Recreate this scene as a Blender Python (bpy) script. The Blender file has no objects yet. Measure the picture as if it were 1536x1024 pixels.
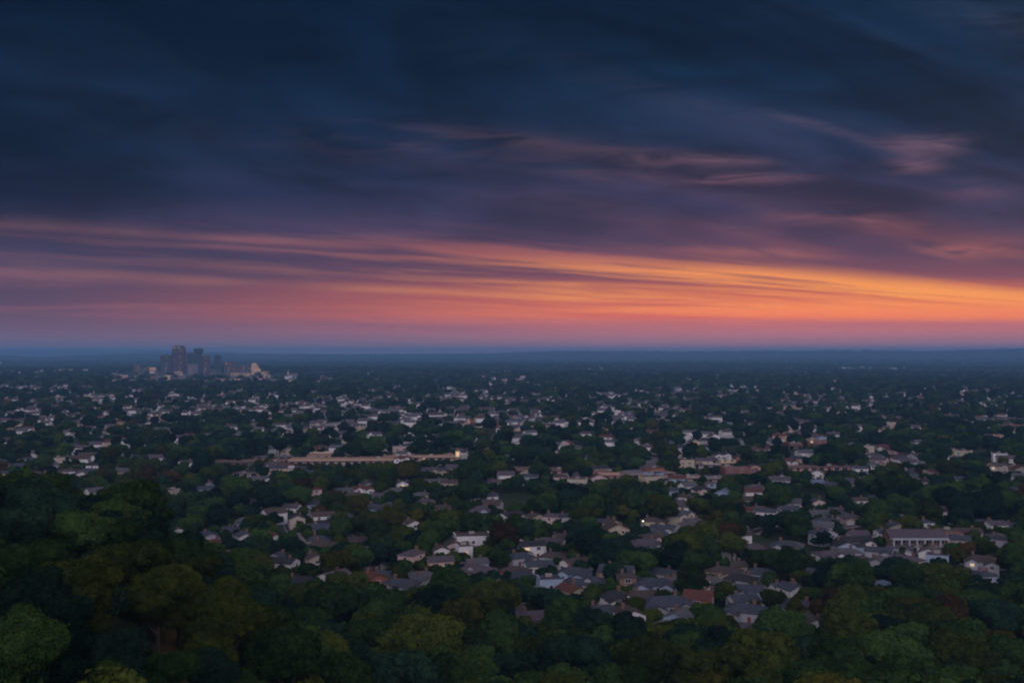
import bpy, math, random
import numpy as np
from mathutils import Vector

random.seed(7)
RNG = np.random.default_rng(11)
scene = bpy.context.scene
COL = scene.collection
R = math.radians

# ------------------------------------------------------------------ camera
EYE = 80.0                       # metres above the valley floor
F = 35.0 / 36.0 * 1536           # focal length in pixels of the 1536 px photograph
PITCH = math.atan(18 / F)
cam_d = bpy.data.cameras.new('camera')
cam_d.lens = 35.0; cam_d.sensor_width = 36.0; cam_d.clip_start = 0.5; cam_d.clip_end = 90000
cam = bpy.data.objects.new('camera', cam_d); COL.objects.link(cam)
cam.location = (0, 0, EYE); cam.rotation_euler = (math.pi / 2 + PITCH, 0, 0)
scene.camera = cam

# ------------------------------------------------------------------ view, sampling
scene.view_settings.view_transform = 'Standard'
scene.view_settings.look = 'None'
scene.view_settings.exposure = 0.0
scene.view_settings.gamma = 1.0
scene.render.filter_size = 1.5
scene.render.engine = 'CYCLES'
try:
    scene.cycles.pixel_filter_type = 'BLACKMAN_HARRIS'
    scene.cycles.filter_width = 2.1
    scene.cycles.max_bounces = 4
    scene.cycles.diffuse_bounces = 2
    scene.cycles.glossy_bounces = 1
    scene.cycles.transmission_bounces = 1
    scene.cycles.volume_bounces = 1
    scene.cycles.use_denoising = True
    scene.cycles.caustics_reflective = False
    scene.cycles.caustics_refractive = False
except Exception:
    pass

# ------------------------------------------------------------------ world: dusk sky with a streaked cloud deck
def lin(c):
    out = []
    for v in c:
        v = v / 255.0
        out.append(v / 12.92 if v <= 0.04045 else ((v + 0.055) / 1.055) ** 2.4)
    return out

class NT:
    """small helper that writes node trees as expressions"""
    def __init__(s, tree): s.t = tree; s.n = tree.nodes; s.l = tree.links
    def new(s, typ, **kw):
        n = s.n.new(typ)
        for k, v in kw.items(): setattr(n, k, v)
        return n
    def put(s, sock, v):
        if isinstance(v, (int, float)): sock.default_value = v
        elif isinstance(v, (tuple, list)):
            sock.default_value = tuple(v) if len(v) != 3 or sock.type != 'RGBA' else (*v, 1)
        else: s.l.new(v, sock)
    def m(s, op, a, b=0.0, c=None, clamp=False):
        n = s.new('ShaderNodeMath', operation=op, use_clamp=clamp)
        s.put(n.inputs[0], a); s.put(n.inputs[1], b)
        if c is not None: s.put(n.inputs[2], c)
        return n.outputs[0]
    def smooth(s, x, a, b, lo=0.0, hi=1.0):
        n = s.new('ShaderNodeMapRange', interpolation_type='SMOOTHSTEP')
        s.put(n.inputs['Value'], x); s.put(n.inputs['From Min'], a); s.put(n.inputs['From Max'], b)
        s.put(n.inputs['To Min'], lo); s.put(n.inputs['To Max'], hi)
        return n.outputs['Result']
    def ramp(s, x, stops, interp='LINEAR', vmax=1.0):
        n = s.new('ShaderNodeValToRGB'); r = n.color_ramp; r.interpolation = interp
        for i, (p, c) in enumerate(stops):
            e = r.elements[i] if i < 2 else r.elements.new(min(1, p / vmax))
            e.position = min(1, p / vmax); e.color = (*c, 1)
        s.put(n.inputs[0], x if vmax == 1.0 else s.m('DIVIDE', x, vmax))
        return n.outputs[0]
    def mix(s, f, a, b, mode='MIX'):
        n = s.new('ShaderNodeMix', data_type='RGBA', blend_type=mode)
        s.put(n.inputs[0], f); s.put(n.inputs[6], a); s.put(n.inputs[7], b)
        return n.outputs[2]
    def xyz(s, a, b, c):
        n = s.new('ShaderNodeCombineXYZ')
        for i, v in enumerate((a, b, c)): s.put(n.inputs[i], v)
        return n.outputs[0]
    def noise(s, vec, scale, detail=4, rough=0.55, dist=0.0):
        n = s.new('ShaderNodeTexNoise')
        s.put(n.inputs['Vector'], vec); n.inputs['Scale'].default_value = scale
        n.inputs['Detail'].default_value = detail; n.inputs['Roughness'].default_value = rough
        n.inputs['Distortion'].default_value = dist
        return n.outputs[0]

SUN_EL, SUN_AZ = 6.5, 38.0
w = bpy.data.worlds.new('World'); scene.world = w; w.use_nodes = True
w.node_tree.nodes.clear()
T = NT(w.node_tree)
tc = T.new('ShaderNodeTexCoord')
sp = T.new('ShaderNodeSeparateXYZ'); T.l.new(tc.outputs['Generated'], sp.inputs[0])
dx, dy, dz = sp.outputs
hor = T.m('SQRT', T.m('ADD', T.m('MULTIPLY', dx, dx), T.m('MULTIPLY', dy, dy)))
V = T.m('MAXIMUM', T.m('DIVIDE', dz, T.m('MAXIMUM', hor, 0.02)), 0.0)      # tan of elevation
A = T.m('ARCTAN2', dx, dy)                                                 # azimuth from view axis
V = T.m('MULTIPLY', V, T.m('DIVIDE', 1.0, T.m('MAXIMUM', T.m('COSINE', T.m('MINIMUM', T.m('ABSOLUTE', A), 0.8)), 0.3)))
U = T.m('TANGENT', T.m('MINIMUM', T.m('MAXIMUM', A, -1.0), 0.72))
M = T.m('DIVIDE', V, T.m('SUBTRACT', 1.15, U))                              # streak family through one vanishing point
glow = T.smooth(U, -0.55, 0.34)
wob = T.noise(T.xyz(T.m('MULTIPLY', U, 1.6), T.m('MULTIPLY', V, 7.0), 3.3), 1.0, 2)
Mw = T.m('ADD', M, T.m('MULTIPLY', T.m('SUBTRACT', wob, 0.5), 0.022))
n1 = T.noise(T.xyz(T.m('MULTIPLY', U, 1.5), T.m('MULTIPLY', Mw, 55.0), 0.4), 1.0, 5, 0.60, 0.25)
n2 = T.noise(T.xyz(T.m('MULTIPLY', U, 7.0), T.m('MULTIPLY', Mw, 190.0), 7.7), 1.0, 4, 0.60, 0.1)
n3 = T.noise(T.xyz(T.m('MULTIPLY', U, 2.0), T.m('MULTIPLY', Mw, 13.0), 9.1), 1.0, 5, 0.50, 0.4)
streak = T.m('ADD', T.m('MULTIPLY', n1, 0.68), T.m('MULTIPLY', n2, 0.32))
thr = T.m('ADD', 0.52, T.m('MULTIPLY', glow, T.m('SUBTRACT', T.m('MULTIPLY', V, 1.1), 0.20)))
low = T.smooth(streak, thr, T.m('ADD', thr, 0.17))
high = T.smooth(n3, 0.44, 0.80, 0.0, 0.55)
edge = T.smooth(T.m('ADD', M, T.m('MULTIPLY', T.m('SUBTRACT', n3, 0.5), 0.045)), 0.086, 0.110)   # underside of the deck ends here
low = T.m('MULTIPLY', low, T.m('ADD', .40, T.m('MULTIPLY', glow, .60)))
along = T.noise(T.xyz(T.m('MULTIPLY', U, 4.0), T.m('MULTIPLY', Mw, 60.0), 5.5), 1.0, 3, 0.55, 0.2)
for a_, b_, w_, k_, zz in ((.0885, .018, .0040, .95, 1.0), (.0800, .016, .0022, .6, 4.0), (.0530, .002, .0036, .75, 2.0), (.0395, .020, .0018, .55, 3.0), (.0660, .012, .0022, .45, 6.0)):
    q_ = T.m('DIVIDE', T.m('SUBTRACT', T.m('ADD', Mw, T.m('MULTIPLY', T.m('SUBTRACT', along, .5), .012)), T.m('ADD', T.m('MULTIPLY', U, b_), a_)), w_)
    st_ = T.m('MULTIPLY', T.m('EXPONENT', T.m('MULTIPLY', T.m('MULTIPLY', q_, q_), -1.0)), T.m('MULTIPLY', T.smooth(T.noise(T.xyz(T.m('MULTIPLY', U, 2.6), zz, 0.0), 1.0, 2), .32, .6), k_))
    low = T.m('ADD', low, st_, clamp=True)
mask = T.m('ADD', T.m('MULTIPLY', low, T.m('SUBTRACT', 1.0, edge)), T.m('MULTIPLY', high, edge))

def stops(l): return [(p, lin(c)) for p, c in l]
brL = stops([(0, (146, 116, 136)), (.012, (134, 104, 126)), (.03, (126, 90, 110)), (.05, (130, 87, 101)), (.08, (128, 88, 101)), (.12, (118, 84, 98)), (.15, (82, 68, 88)), (.2, (42, 52, 78)), (.36, (18, 46, 72))])
dkL = stops([(0, (142, 114, 134)), (.012, (128, 100, 122)), (.03, (106, 82, 104)), (.05, (90, 70, 93)), (.09, (72, 61, 88)), (.13, (58, 53, 81)), (.16, (26, 37, 64)), (.2, (16, 33, 58)), (.36, (3, 22, 44))])
brR = stops([(0, (216, 150, 150)), (.014, (200, 132, 134)), (.028, (208, 120, 114)), (.038, (255, 142, 76)), (.06, (255, 166, 78)), (.08, (255, 156, 82)), (.1, (190, 104, 92)), (.14, (92, 67, 90)), (.2, (60, 59, 86)), (.26, (40, 56, 82)), (.36, (26, 54, 80))])
dkR = stops([(0, (212, 148, 148)), (.014, (186, 124, 132)), (.028, (186, 112, 118)), (.038, (236, 118, 80)), (.06, (210, 106, 80)), (.078, (132, 76, 88)), (.1, (90, 63, 86)), (.14, (58, 52, 80)), (.2, (28, 42, 70)), (.28, (12, 36, 62)), (.36, (8, 30, 54))])
bright = T.mix(glow, T.ramp(V, brL, vmax=.4), T.ramp(V, brR, vmax=.4))
dark = T.mix(glow, T.ramp(V, dkL, vmax=.4), T.ramp(V, dkR, vmax=.4))
sky = T.mix(mask, dark, bright)
sky = T.mix(T.smooth(V, .10, .02), sky, T.mix(1.0, sky, (1.26, 1.01, .93), 'MULTIPLY'))
n4 = T.noise(T.xyz(T.m('MULTIPLY', U, 2.4), T.m('MULTIPLY', Mw, 10.0), 21.0), 1.0, 4, 0.5, 0.9)
n5 = T.noise(T.xyz(T.m('MULTIPLY', U, 5.0), T.m('MULTIPLY', V, 22.0), 31.0), 1.0, 4, 0.55, 0.8)
roll = T.smooth(T.m('ADD', T.m('MULTIPLY', n4, .6), T.m('MULTIPLY', n5, .4)), .36, .66, .60, 1.36)
roll = T.m('ADD', 1.0, T.m('MULTIPLY', T.m('SUBTRACT', roll, 1.0), T.smooth(V, .07, .16)))
sky = T.mix(1.0, sky, T.xyz(roll, roll, roll), 'MULTIPLY')
# single wisps of torn cloud, each in its own direction
def wisp(px, py, sx, sy, amp, tilt=0.0):
    u0, v0 = (px - 768) / F, (530 - py) / F
    du = T.m('SUBTRACT', U, u0)
    dv = T.m('ADD', T.m('SUBTRACT', V, v0), T.m('MULTIPLY', du, tilt))
    q = T.m('ADD', T.m('POWER', T.m('ABSOLUTE', T.m('DIVIDE', du, sx / F)), 2.0), T.m('POWER', T.m('ABSOLUTE', T.m('DIVIDE', dv, sy / F)), 2.0))
    return T.m('MULTIPLY', T.m('EXPONENT', T.m('MULTIPLY', q, -1.0)), amp)
ws = None
for a in [(1390, 214, 58, 17, 1.0, -.02), (1370, 246, 40, 12, .9, 0), (1115, 268, 75, 7, .95, -.03), (1010, 238, 110, 13, .35, .06), (920, 264, 60, 8, .6, .05),
          (850, 225, 190, 22, .22, .12), (1265, 330, 110, 18, .5, .02), (1455, 372, 75, 14, .6, 0), (1470, 285, 60, 14, .3, 0), (1120, 378, 110, 8, .5, .04),
          (1480, 20, 120, 26, .5, .2), (560, 230, 260, 26, .08, .12), (960, 130, 240, 24, .12, .3), (1225, 188, 90, 8, .45, .28), (700, 200, 150, 9, .26, .10), (1080, 240, 90, 7, .55, .02), (590, 216, 160, 8, .14, .12)]:
    x = wisp(*a); ws = x if ws is None else T.m('ADD', ws, x)
tear = T.noise(T.xyz(T.m('MULTIPLY', U, 11.0), T.m('MULTIPLY', V, 62.0), 2.2), 1.0, 4, 0.55, 0.8)
ws = T.m('MULTIPLY', ws, T.smooth(tear, 0.30, 0.68), clamp=True)
sky = T.mix(T.m('MULTIPLY', ws, 0.95), sky, T.ramp(V, stops([(0, (255, 160, 90)), (.08, (255, 150, 100)), (.11, (190, 112, 108)), (.17, (132, 92, 108)), (.25, (88, 80, 104)), (.36, (34, 62, 90))]), vmax=.4))
# unseen eastern twilight behind the viewer, with a bright lobe added to light fronts
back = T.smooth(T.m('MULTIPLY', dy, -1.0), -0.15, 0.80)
east_fill = T.ramp(V, [(0, (.30, .28, .40)), (.15, (.50, .45, .60)), (.40, (1.5, 1.30, 1.55)), (.68, (2.35, 2.10, 2.35)), (.9, (1.3, 1.2, 1.4)), (1.0, (.9, .86, 1.0))])
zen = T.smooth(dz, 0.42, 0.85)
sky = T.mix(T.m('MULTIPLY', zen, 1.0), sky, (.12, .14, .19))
sky = T.mix(back, sky, east_fill)
below = T.smooth(dz, -0.02, 0.0)
sky = T.mix(below, (.006, .010, .014), sky)
nishita = T.new('ShaderNodeTexSky'); nishita.sky_type = 'NISHITA'; nishita.sun_disc = False
nishita.sun_elevation = R(SUN_EL); nishita.sun_rotation = R(SUN_AZ); nishita.air_density = 1.5; nishita.dust_density = 3.0
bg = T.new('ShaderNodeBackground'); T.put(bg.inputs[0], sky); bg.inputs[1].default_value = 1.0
bg2 = T.new('ShaderNodeBackground'); T.l.new(nishita.outputs[0], bg2.inputs[0]); bg2.inputs[1].default_value = 0.0004
add = T.new('ShaderNodeAddShader'); T.l.new(bg.outputs[0], add.inputs[0]); T.l.new(bg2.outputs[0], add.inputs[1])
wo = T.new('ShaderNodeOutputWorld'); T.l.new(add.outputs[0], wo.inputs[0])

# ------------------------------------------------------------------ sun, just above the horizon behind cloud
sl = bpy.data.lights.new('sun', 'SUN'); sl.energy = 1.0; sl.angle = R(10); sl.color = (1.0, 0.56, 0.30)
so = bpy.data.objects.new('sun', sl); COL.objects.link(so)
d = Vector((math.sin(R(SUN_AZ)) * math.cos(R(SUN_EL)), math.cos(R(SUN_AZ)) * math.cos(R(SUN_EL)), math.sin(R(SUN_EL))))
so.rotation_euler = (-d).to_track_quat('-Z', 'Y').to_euler(); so.location = (0, 0, 400)

# ------------------------------------------------------------------ projection helpers (layout of the real ground from the photograph)
CT, ST = math.cos(PITCH), math.sin(PITCH)
def project(x, y, z):
    rz = z - EYE
    yc = y * CT + rz * ST; zc = -y * ST + rz * CT
    return 768 + F * x / yc, 512 - F * zc / yc
AZ_PX = lambda px: np.arctan((np.asarray(px, float) - 768) / F)

def sstep(x, a, b):
    t = np.clip((x - a) / (b - a), 0, 1); return t * t * (3 - 2 * t)
RID_A = (AZ_PX([-400, 0, 60, 100, 180, 300, 500, 700, 860, 1000, 1100, 1250, 1400, 1536, 1900]),
         [50, 40, 12, 30, 62, 66, 48, 62, 100, 84, 96, 112, 98, 122, 130])
RID_B = (AZ_PX([-600, 0, 150, 260, 420, 700, 1536]), [185, 172, 178, 160, 60, 30, 40])
PLAT = (AZ_PX([-500, 0, 120, 250, 330, 410, 500, 600, 800, 1000, 1250, 1536, 2000]),
        [52, 47, 44, 40, 35, 28, 21, 18, 16, 13, 15, 17, 20])
PEND = (AZ_PX([0, 120, 250, 410, 600, 900, 1536]), [205, 205, 180, 150, 145, 145, 150])
PLEN = (AZ_PX([0, 250, 410, 600, 1536]), [230, 190, 120, 105, 105])
def ground(x, y):
    x = np.asarray(x, float); y = np.asarray(y, float)
    r = np.hypot(x, y); az = np.arctan2(x, y)
    P = np.interp(az, *PLAT); e = np.interp(az, *PEND); L = np.interp(az, *PLEN)
    h = P * (1 - sstep(r, e, e + L))
    h = h + (77.6 - P) * (1 - sstep(r, 3, 78))
    h = h + 1.2 * np.sin(x / 31 + 1) * np.sin(y / 37) * sstep(r, 20, 60) * (1 - sstep(r, 200, 320))
    far = sstep(r, 1300, 5000)
    h = h + far * (7 * np.sin(x / 900 + y / 1500) * np.sin(y / 620 + 1.3) + 5 * np.sin(x / 380 - 2) * np.sin(y / 300 + x / 1100) - 2)
    h = h + np.interp(az, *RID_A) * np.exp(-((r - 14500) / 2600.0) ** 2) * (1 + 0.03 * np.sin(az * 60))
    h = h + np.interp(az, *RID_B) * np.exp(-((r - 25500) / 3000.0) ** 2)
    return h
def hit(px, py):
    """where the line of sight through a photograph pixel meets the ground"""
    dxx, dyy, dzz = (px - 768) / F, 1.0, (512 - py) / F
    y = dyy * CT - dzz * ST; z = dyy * ST + dzz * CT
    t = np.geomspace(60, 26000, 3000)
    below_ = EYE + z * t < ground(dxx * t, y * t)
    k = int(np.argmax(below_)) if below_.any() else len(t) - 1
    a, b = t[max(k - 1, 0)], t[k]
    for _ in range(24):
        c = (a + b) / 2
        if EYE + z * c < ground(dxx * c, y * c): b = c
        else: a = c
    return dxx * b, y * b

# ------------------------------------------------------------------ mesh helpers
class MB:
    def __init__(s): s.v = []; s.f = []; s.mi = []; s.m = 0
    def face(s, *pts):
        k = len(s.v); s.v += [tuple(p) for p in pts]; s.f.append(tuple(range(k, k + len(pts)))); s.mi.append(s.m)
    def solid(s, vs, fs):
        k = len(s.v); s.v += [tuple(p) for p in vs]
        for f in fs: s.f.append(tuple(k + i for i in f)); s.mi.append(s.m)
    def box(s, x0, x1, y0, y1, z0, z1):
        s.solid([(x0, y0, z0), (x1, y0, z0), (x1, y1, z0), (x0, y1, z0), (x0, y0, z1), (x1, y0, z1), (x1, y1, z1), (x0, y1, z1)],
                [(0, 3, 2, 1), (4, 5, 6, 7), (0, 1, 5, 4), (1, 2, 6, 5), (2, 3, 7, 6), (3, 0, 4, 7)])
    def prism(s, poly, z0, z1, top=None):
        """vertical prism over a counter-clockwise outline; top: another outline for tapered solids"""
        n = len(poly); t = top or poly
        s.solid([(x, y, z0) for x, y in poly] + [(x, y, z1) for x, y in t],
                [tuple(range(n - 1, -1, -1)), tuple(range(n, 2 * n))] + [(i, (i + 1) % n, n + (i + 1) % n, n + i) for i in range(n)])
    def tube(s, p, q, r0, r1, n=7):
        p = Vector(p); q = Vector(q); a = (q - p).normalized(); b = a.orthogonal().normalized(); c = a.cross(b)
        k = [math.tau * i / n for i in range(n)]
        s.solid([p + (b * math.cos(t) + c * math.sin(t)) * r0 for t in k] + [q + (b * math.cos(t) + c * math.sin(t)) * r1 for t in k],
                [tuple(range(n - 1, -1, -1)), tuple(range(n, 2 * n))] + [(i, (i + 1) % n, n + (i + 1) % n, n + i) for i in range(n)])
    def mesh(s, name, mats):
        me = bpy.data.meshes.new(name); me.from_pydata(s.v, [], s.f)
        for m in (mats if isinstance(mats, (list, tuple)) else [mats]): me.materials.append(m)
        if any(s.mi): me.polygons.foreach_set('material_index', s.mi)
        return me
    def build(s, name, mats, parent=None):
        o = bpy.data.objects.new(name, s.mesh(name, mats)); COL.objects.link(o)
        if parent is not None: o.parent = parent
        return o
def empty(name, loc, rz=0.0):
    o = bpy.data.objects.new(name, None); COL.objects.link(o); o.location = loc; o.rotation_euler = (0, 0, rz)
    o.empty_display_size = 0.5
    return o
def tag(o, label=None, cat=None, group=None, kind=None):
    for k, v in (('label', label), ('category', cat), ('group', group), ('kind', kind)):
        if v: o[k] = v
    return o

# ------------------------------------------------------------------ materials
def mat(name, col, rough=0.8, var=0.25, scale=0.6, detail=4, col2=None, spec=0.3, stretch=None, bump=0.0, bands=None, emit=None, metal=0.0):
    m = bpy.data.materials.new(name); m.use_nodes = True; m.node_tree.nodes.clear(); N = NT(m.node_tree)
    t = N.new('ShaderNodeTexCoord'); v = t.outputs['Object']
    if stretch:
        mp = N.new('ShaderNodeMapping'); mp.inputs['Scale'].default_value = stretch; N.l.new(v, mp.inputs[0]); v = mp.outputs[0]
    n = N.noise(v, scale, detail, 0.6)
    c2 = col2 or tuple(c * (1 - var) for c in col); c1 = col if col2 else tuple(min(.95, c * (1 + var * .6)) for c in col)
    c = N.ramp(n, [(0.32, c2), (0.68, c1)])
    if bands:                                   # courses of shingles or boards: a modulation by height
        wv = N.new('ShaderNodeTexWave'); wv.bands_direction = 'Z'; wv.wave_profile = 'SAW'
        N.l.new(t.outputs['Object'], wv.inputs[0]); wv.inputs['Scale'].default_value = bands; wv.inputs['Distortion'].default_value = 0.15
        c = N.mix(0.35, c, N.mix(1.0, c, wv.outputs[0], 'MULTIPLY'))
    b = N.new('ShaderNodeBsdfPrincipled'); N.put(b.inputs['Base Color'], c)
    b.inputs['Roughness'].default_value = rough; b.inputs['Specular IOR Level'].default_value = spec; b.inputs['Metallic'].default_value = metal
    if emit: b.inputs['Emission Color'].default_value = (*emit[0], 1); b.inputs['Emission Strength'].default_value = emit[1]
    if bump:
        bp = N.new('ShaderNodeBump'); bp.inputs['Strength'].default_value = bump; N.l.new(n, bp.inputs['Height']); N.l.new(bp.outputs[0], b.inputs['Normal'])
    o = N.new('ShaderNodeOutputMaterial'); N.l.new(b.outputs[0], o.inputs[0])
    return m

def leaf_mat(name, a, b_, c_):
    m = bpy.data.materials.new(name); m.use_nodes = True; m.node_tree.nodes.clear(); N = NT(m.node_tree)
    t = N.new('ShaderNodeTexCoord'); oi = N.new('ShaderNodeObjectInfo')
    n = N.m('ADD', N.m('MULTIPLY', N.noise(t.outputs['Object'], 0.28, 3, 0.6), .5), N.m('MULTIPLY', N.noise(t.outputs['Object'], 1.1, 4, 0.7), .5))
    k = N.m('ADD', N.m('MULTIPLY', N.smooth(n, .36, .64), 0.62), N.m('MULTIPLY', oi.outputs['Random'], 0.32))
    c = N.ramp(k, [(0.08, tuple(v * .62 for v in a)), (0.45, tuple(v * .85 for v in b_)), (0.85, tuple(v * 1.05 for v in c_))])
    hs = N.new('ShaderNodeHueSaturation'); N.l.new(c, hs.inputs['Color'])
    N.put(hs.inputs['Value'], N.m('ADD', 0.75, N.m('MULTIPLY', oi.outputs['Random'], 0.5)))
    d_ = N.new('ShaderNodeBsdfDiffuse'); N.l.new(hs.outputs[0], d_.inputs[0])
    tr = N.new('ShaderNodeBsdfTranslucent'); N.l.new(hs.outputs[0], tr.inputs[0])
    mx = N.new('ShaderNodeMixShader'); mx.inputs[0].default_value = 0.15; N.l.new(d_.outputs[0], mx.inputs[1]); N.l.new(tr.outputs[0], mx.inputs[2])
    o = N.new('ShaderNodeOutputMaterial'); N.l.new(mx.outputs[0], o.inputs[0])
    return m
LEAF = {
    'dark green': leaf_mat('leaves_dark_green', (.007, .021, .015), (.013, .034, .022), (.021, .048, .026)),
    'mid green': leaf_mat('leaves_mid_green', (0.0171, 0.0410, 0.0142), (0.0295, 0.0644, 0.0190), (0.0450, 0.0839, 0.0209)),
    'olive green': leaf_mat('leaves_olive', (0.0217, 0.0367, 0.0106), (0.0418, 0.0616, 0.0137), (0.0636, 0.0815, 0.0152)),
    'yellowing': leaf_mat('leaves_yellowing', (0.0281, 0.0333, 0.0095), (0.0534, 0.0589, 0.0123), (0.0788, 0.0768, 0.0137)),
    'russet': leaf_mat('leaves_russet', (0.0333, 0.0240, 0.0152), (0.0577, 0.0384, 0.0209), (0.0777, 0.0496, 0.0228)),
}
bark = mat('bark', (.055, .042, .032), 0.95, .4, 3.0, stretch=(1, 1, .2))
WALL = {
    'white': mat('white_siding', (.80, .78, .79), .7, .10, .4, bands=2.0), 'cream': mat('cream_siding', (.52, .46, .38), .75, .12, .4, bands=2.0),
    'pale grey': mat('pale_grey_render', (.33, .34, .38), .8, .14, .4), 'pale blue': mat('pale_blue_siding', (.34, .42, .56), .75, .12, .4, bands=2.0),
    'tan': mat('tan_stucco', (.44, .35, .27), .85, .16, .5), 'peach': mat('peach_stucco', (.62, .44, .33), .8, .14, .5),
    'red brick': mat('red_brick', (.27, .105, .075), .9, .3, 2.2), 'pink': mat('faded_pink_stucco', (.52, .38, .37), .8, .16, .5),
    'brown brick': mat('brown_brick', (.20, .125, .095), .9, .3, 2.2),
}
ROOF = {
    'slate': mat('slate_shingle', (0.061, 0.068, 0.092), .9, .3, .8, bands=3.0), 'charcoal': mat('charcoal_shingle', (0.036, 0.037, 0.044), .92, .3, .8, bands=3.0),
    'grey': mat('grey_shingle', (0.108, 0.108, 0.122), .9, .28, .8, bands=3.0), 'brown': mat('brown_shingle', (0.083, 0.061, 0.059), .92, .3, .8, bands=3.0),
    'red': mat('red_tile', (.125, .050, .042), .85, .3, .8, bands=3.0), 'mauve': mat('weathered_mauve_shingle', (0.104, 0.083, 0.104), .92, .3, .8, bands=3.0),
    'blue': mat('blue_grey_metal_roof', (0.144, 0.187, 0.266), .5, .15, .5, stretch=(4, .3, 1)),
}
trim = mat('white_trim', (.68, .68, .70), .6, .08)
glass = mat('window_glass', (.022, .027, .036), .12, .3, .2, spec=.7)
litwin = mat('lit_window', (.5, .4, .3), .6, .1, emit=((1.0, .68, .36), .55))
door_m = {'a': mat('dark_door', (.07, .045, .04), .6, .2), 'b': mat('red_door', (.2, .04, .04), .6, .2), 'c': mat('white_garage_door', (.60, .60, .62), .6, .1, bands=1.0)}
brick_m = mat('chimney_brick', (.17, .10, .085), .9, .35, 3)
concrete = mat('concrete', (.30, .27, .26), .9, .2, .3); asphalt = mat('asphalt', (.055, .055, .06), .95, .3, .4)
line_m = mat('road_line', (.5, .5, .45), .8, .15)

# ------------------------------------------------------------------ ground: one sheet to the horizon
azs = np.concatenate([np.arange(-180, -36, 6.0), np.arange(-36, 36, 0.3), np.arange(36, 180, 6.0)])
rs = np.concatenate([[0.0], np.geomspace(4, 42000, 330)])
AZ, RR = np.meshgrid(np.radians(azs), rs)
X, Y = RR * np.sin(AZ), RR * np.cos(AZ); Z = ground(X, Y)
na = len(azs)
vv = np.stack([X, Y, Z], -1).reshape(-1, 3)
fi = []
for i in range(len(rs) - 1):
    for j in range(na):
        j2 = (j + 1) % na
        a = i * na + j; b = i * na + j2
        fi.append((a, b, b + na, a + na) if i else (na * 0, b + na, a + na))
me = bpy.data.meshes.new('ground'); me.from_pydata(vv.tolist(), [], fi)
m = bpy.data.materials.new('meadow_and_soil'); m.use_nodes = True; m.node_tree.nodes.clear(); N = NT(m.node_tree)
t = N.new('ShaderNodeTexCoord')
c1 = N.noise(t.outputs['Object'], .02, 6, .65); c2 = N.noise(t.outputs['Object'], .0021, 5, .6)
c = N.ramp(c1, [(.35, (.018, .030, .016)), (.52, (.032, .045, .020)), (.64, (.06, .055, .034))])
c = N.mix(N.smooth(c2, .45, .62), c, N.ramp(c1, [(.4, (.014, .026, .016)), (.62, (.045, .045, .035))]))
b = N.new('ShaderNodeBsdfPrincipled'); N.put(b.inputs[0], c); b.inputs['Roughness'].default_value = 1; b.inputs['Specular IOR Level'].default_value = 0.1
o = N.new('ShaderNodeOutputMaterial'); N.l.new(b.outputs[0], o.inputs[0])
me.materials.append(m); me.polygons.foreach_set('use_smooth', [True] * len(me.polygons))
g = bpy.data.objects.new('ground', me); COL.objects.link(g); tag(g, kind='structure')

# ------------------------------------------------------------------ roads
ROADS = [
    ('street', [(1008, 742), (1016, 762), (1034, 782), (1028, 800), (1004, 818), (960, 836)], 8, asphalt),
    ('street', [(424, 786), (432, 800), (444, 816), (474, 834), (520, 846)], 7, asphalt),
    ('street', [(560, 893), (640, 884), (720, 880), (770, 862), (812, 852), (850, 884)], 8, asphalt),
    ('street', [(1270, 800), (1330, 840), (1400, 846), (1480, 852), (1560, 842)], 8, asphalt),
    ('street', [(770, 946), (880, 956), (960, 958), (1060, 932), (1160, 944)], 8, asphalt),
    ('street', [(1120, 800), (1160, 786), (1260, 790), (1340, 770)], 8, asphalt),
    ('boulevard', [(-60, 724), (300, 705), (460, 698), (700, 697), (860, 716), (1000, 724), (1180, 712), (1320, 707), (1600, 712)], 15, concrete),
    ('highway', [(160, 571), (220, 569), (300, 571), (380, 569), (450, 570)], 60, concrete),
]
ROADPTS = []
def ribbon(name, pts, width, m_, lift, side=0.0, mb=None):
    own = mb is None; mb = mb or MB(); prev = None
    for i in range(len(pts)):
        a = pts[max(0, i - 1)]; b_ = pts[min(len(pts) - 1, i + 1)]
        tx, ty = b_[0] - a[0], b_[1] - a[1]; l = math.hypot(tx, ty) or 1; nx, ny = -ty / l, tx / l
        x, y = pts[i]
        p = (x + nx * (side + width / 2), y + ny * (side + width / 2)); q = (x + nx * (side - width / 2), y + ny * (side - width / 2))
        P = (p[0], p[1], float(ground(*p)) + lift); Q = (q[0], q[1], float(ground(*q)) + lift)
        if prev: mb.solid([prev[0], prev[1], Q, P, *[(v[0], v[1], v[2] - .6) for v in (prev[0], prev[1], Q, P)]], [(0, 1, 2, 3), (0, 4, 5, 1), (2, 6, 7, 3)])
        prev = (P, Q)
    if own: tag(mb.build(name, m_), kind='structure')
def smooth_line(pp, step=12):
    out = []
    for i in range(len(pp) - 1):
        p0, p1, p2, p3 = pp[max(i - 1, 0)], pp[i], pp[i + 1], pp[min(i + 2, len(pp) - 1)]
        n = max(2, int(math.dist(p1, p2) / step))
        for k in range(n):
            t_ = k / n
            out.append(tuple(.5 * (2 * p1[j] + (p2[j] - p0[j]) * t_ + (2 * p0[j] - 5 * p1[j] + 4 * p2[j] - p3[j]) * t_ ** 2 + (3 * p1[j] - p0[j] - 3 * p2[j] + p3[j]) * t_ ** 3) for j in (0, 1)))
    out.append(pp[-1]); return out
ROADLINES = []
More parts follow.
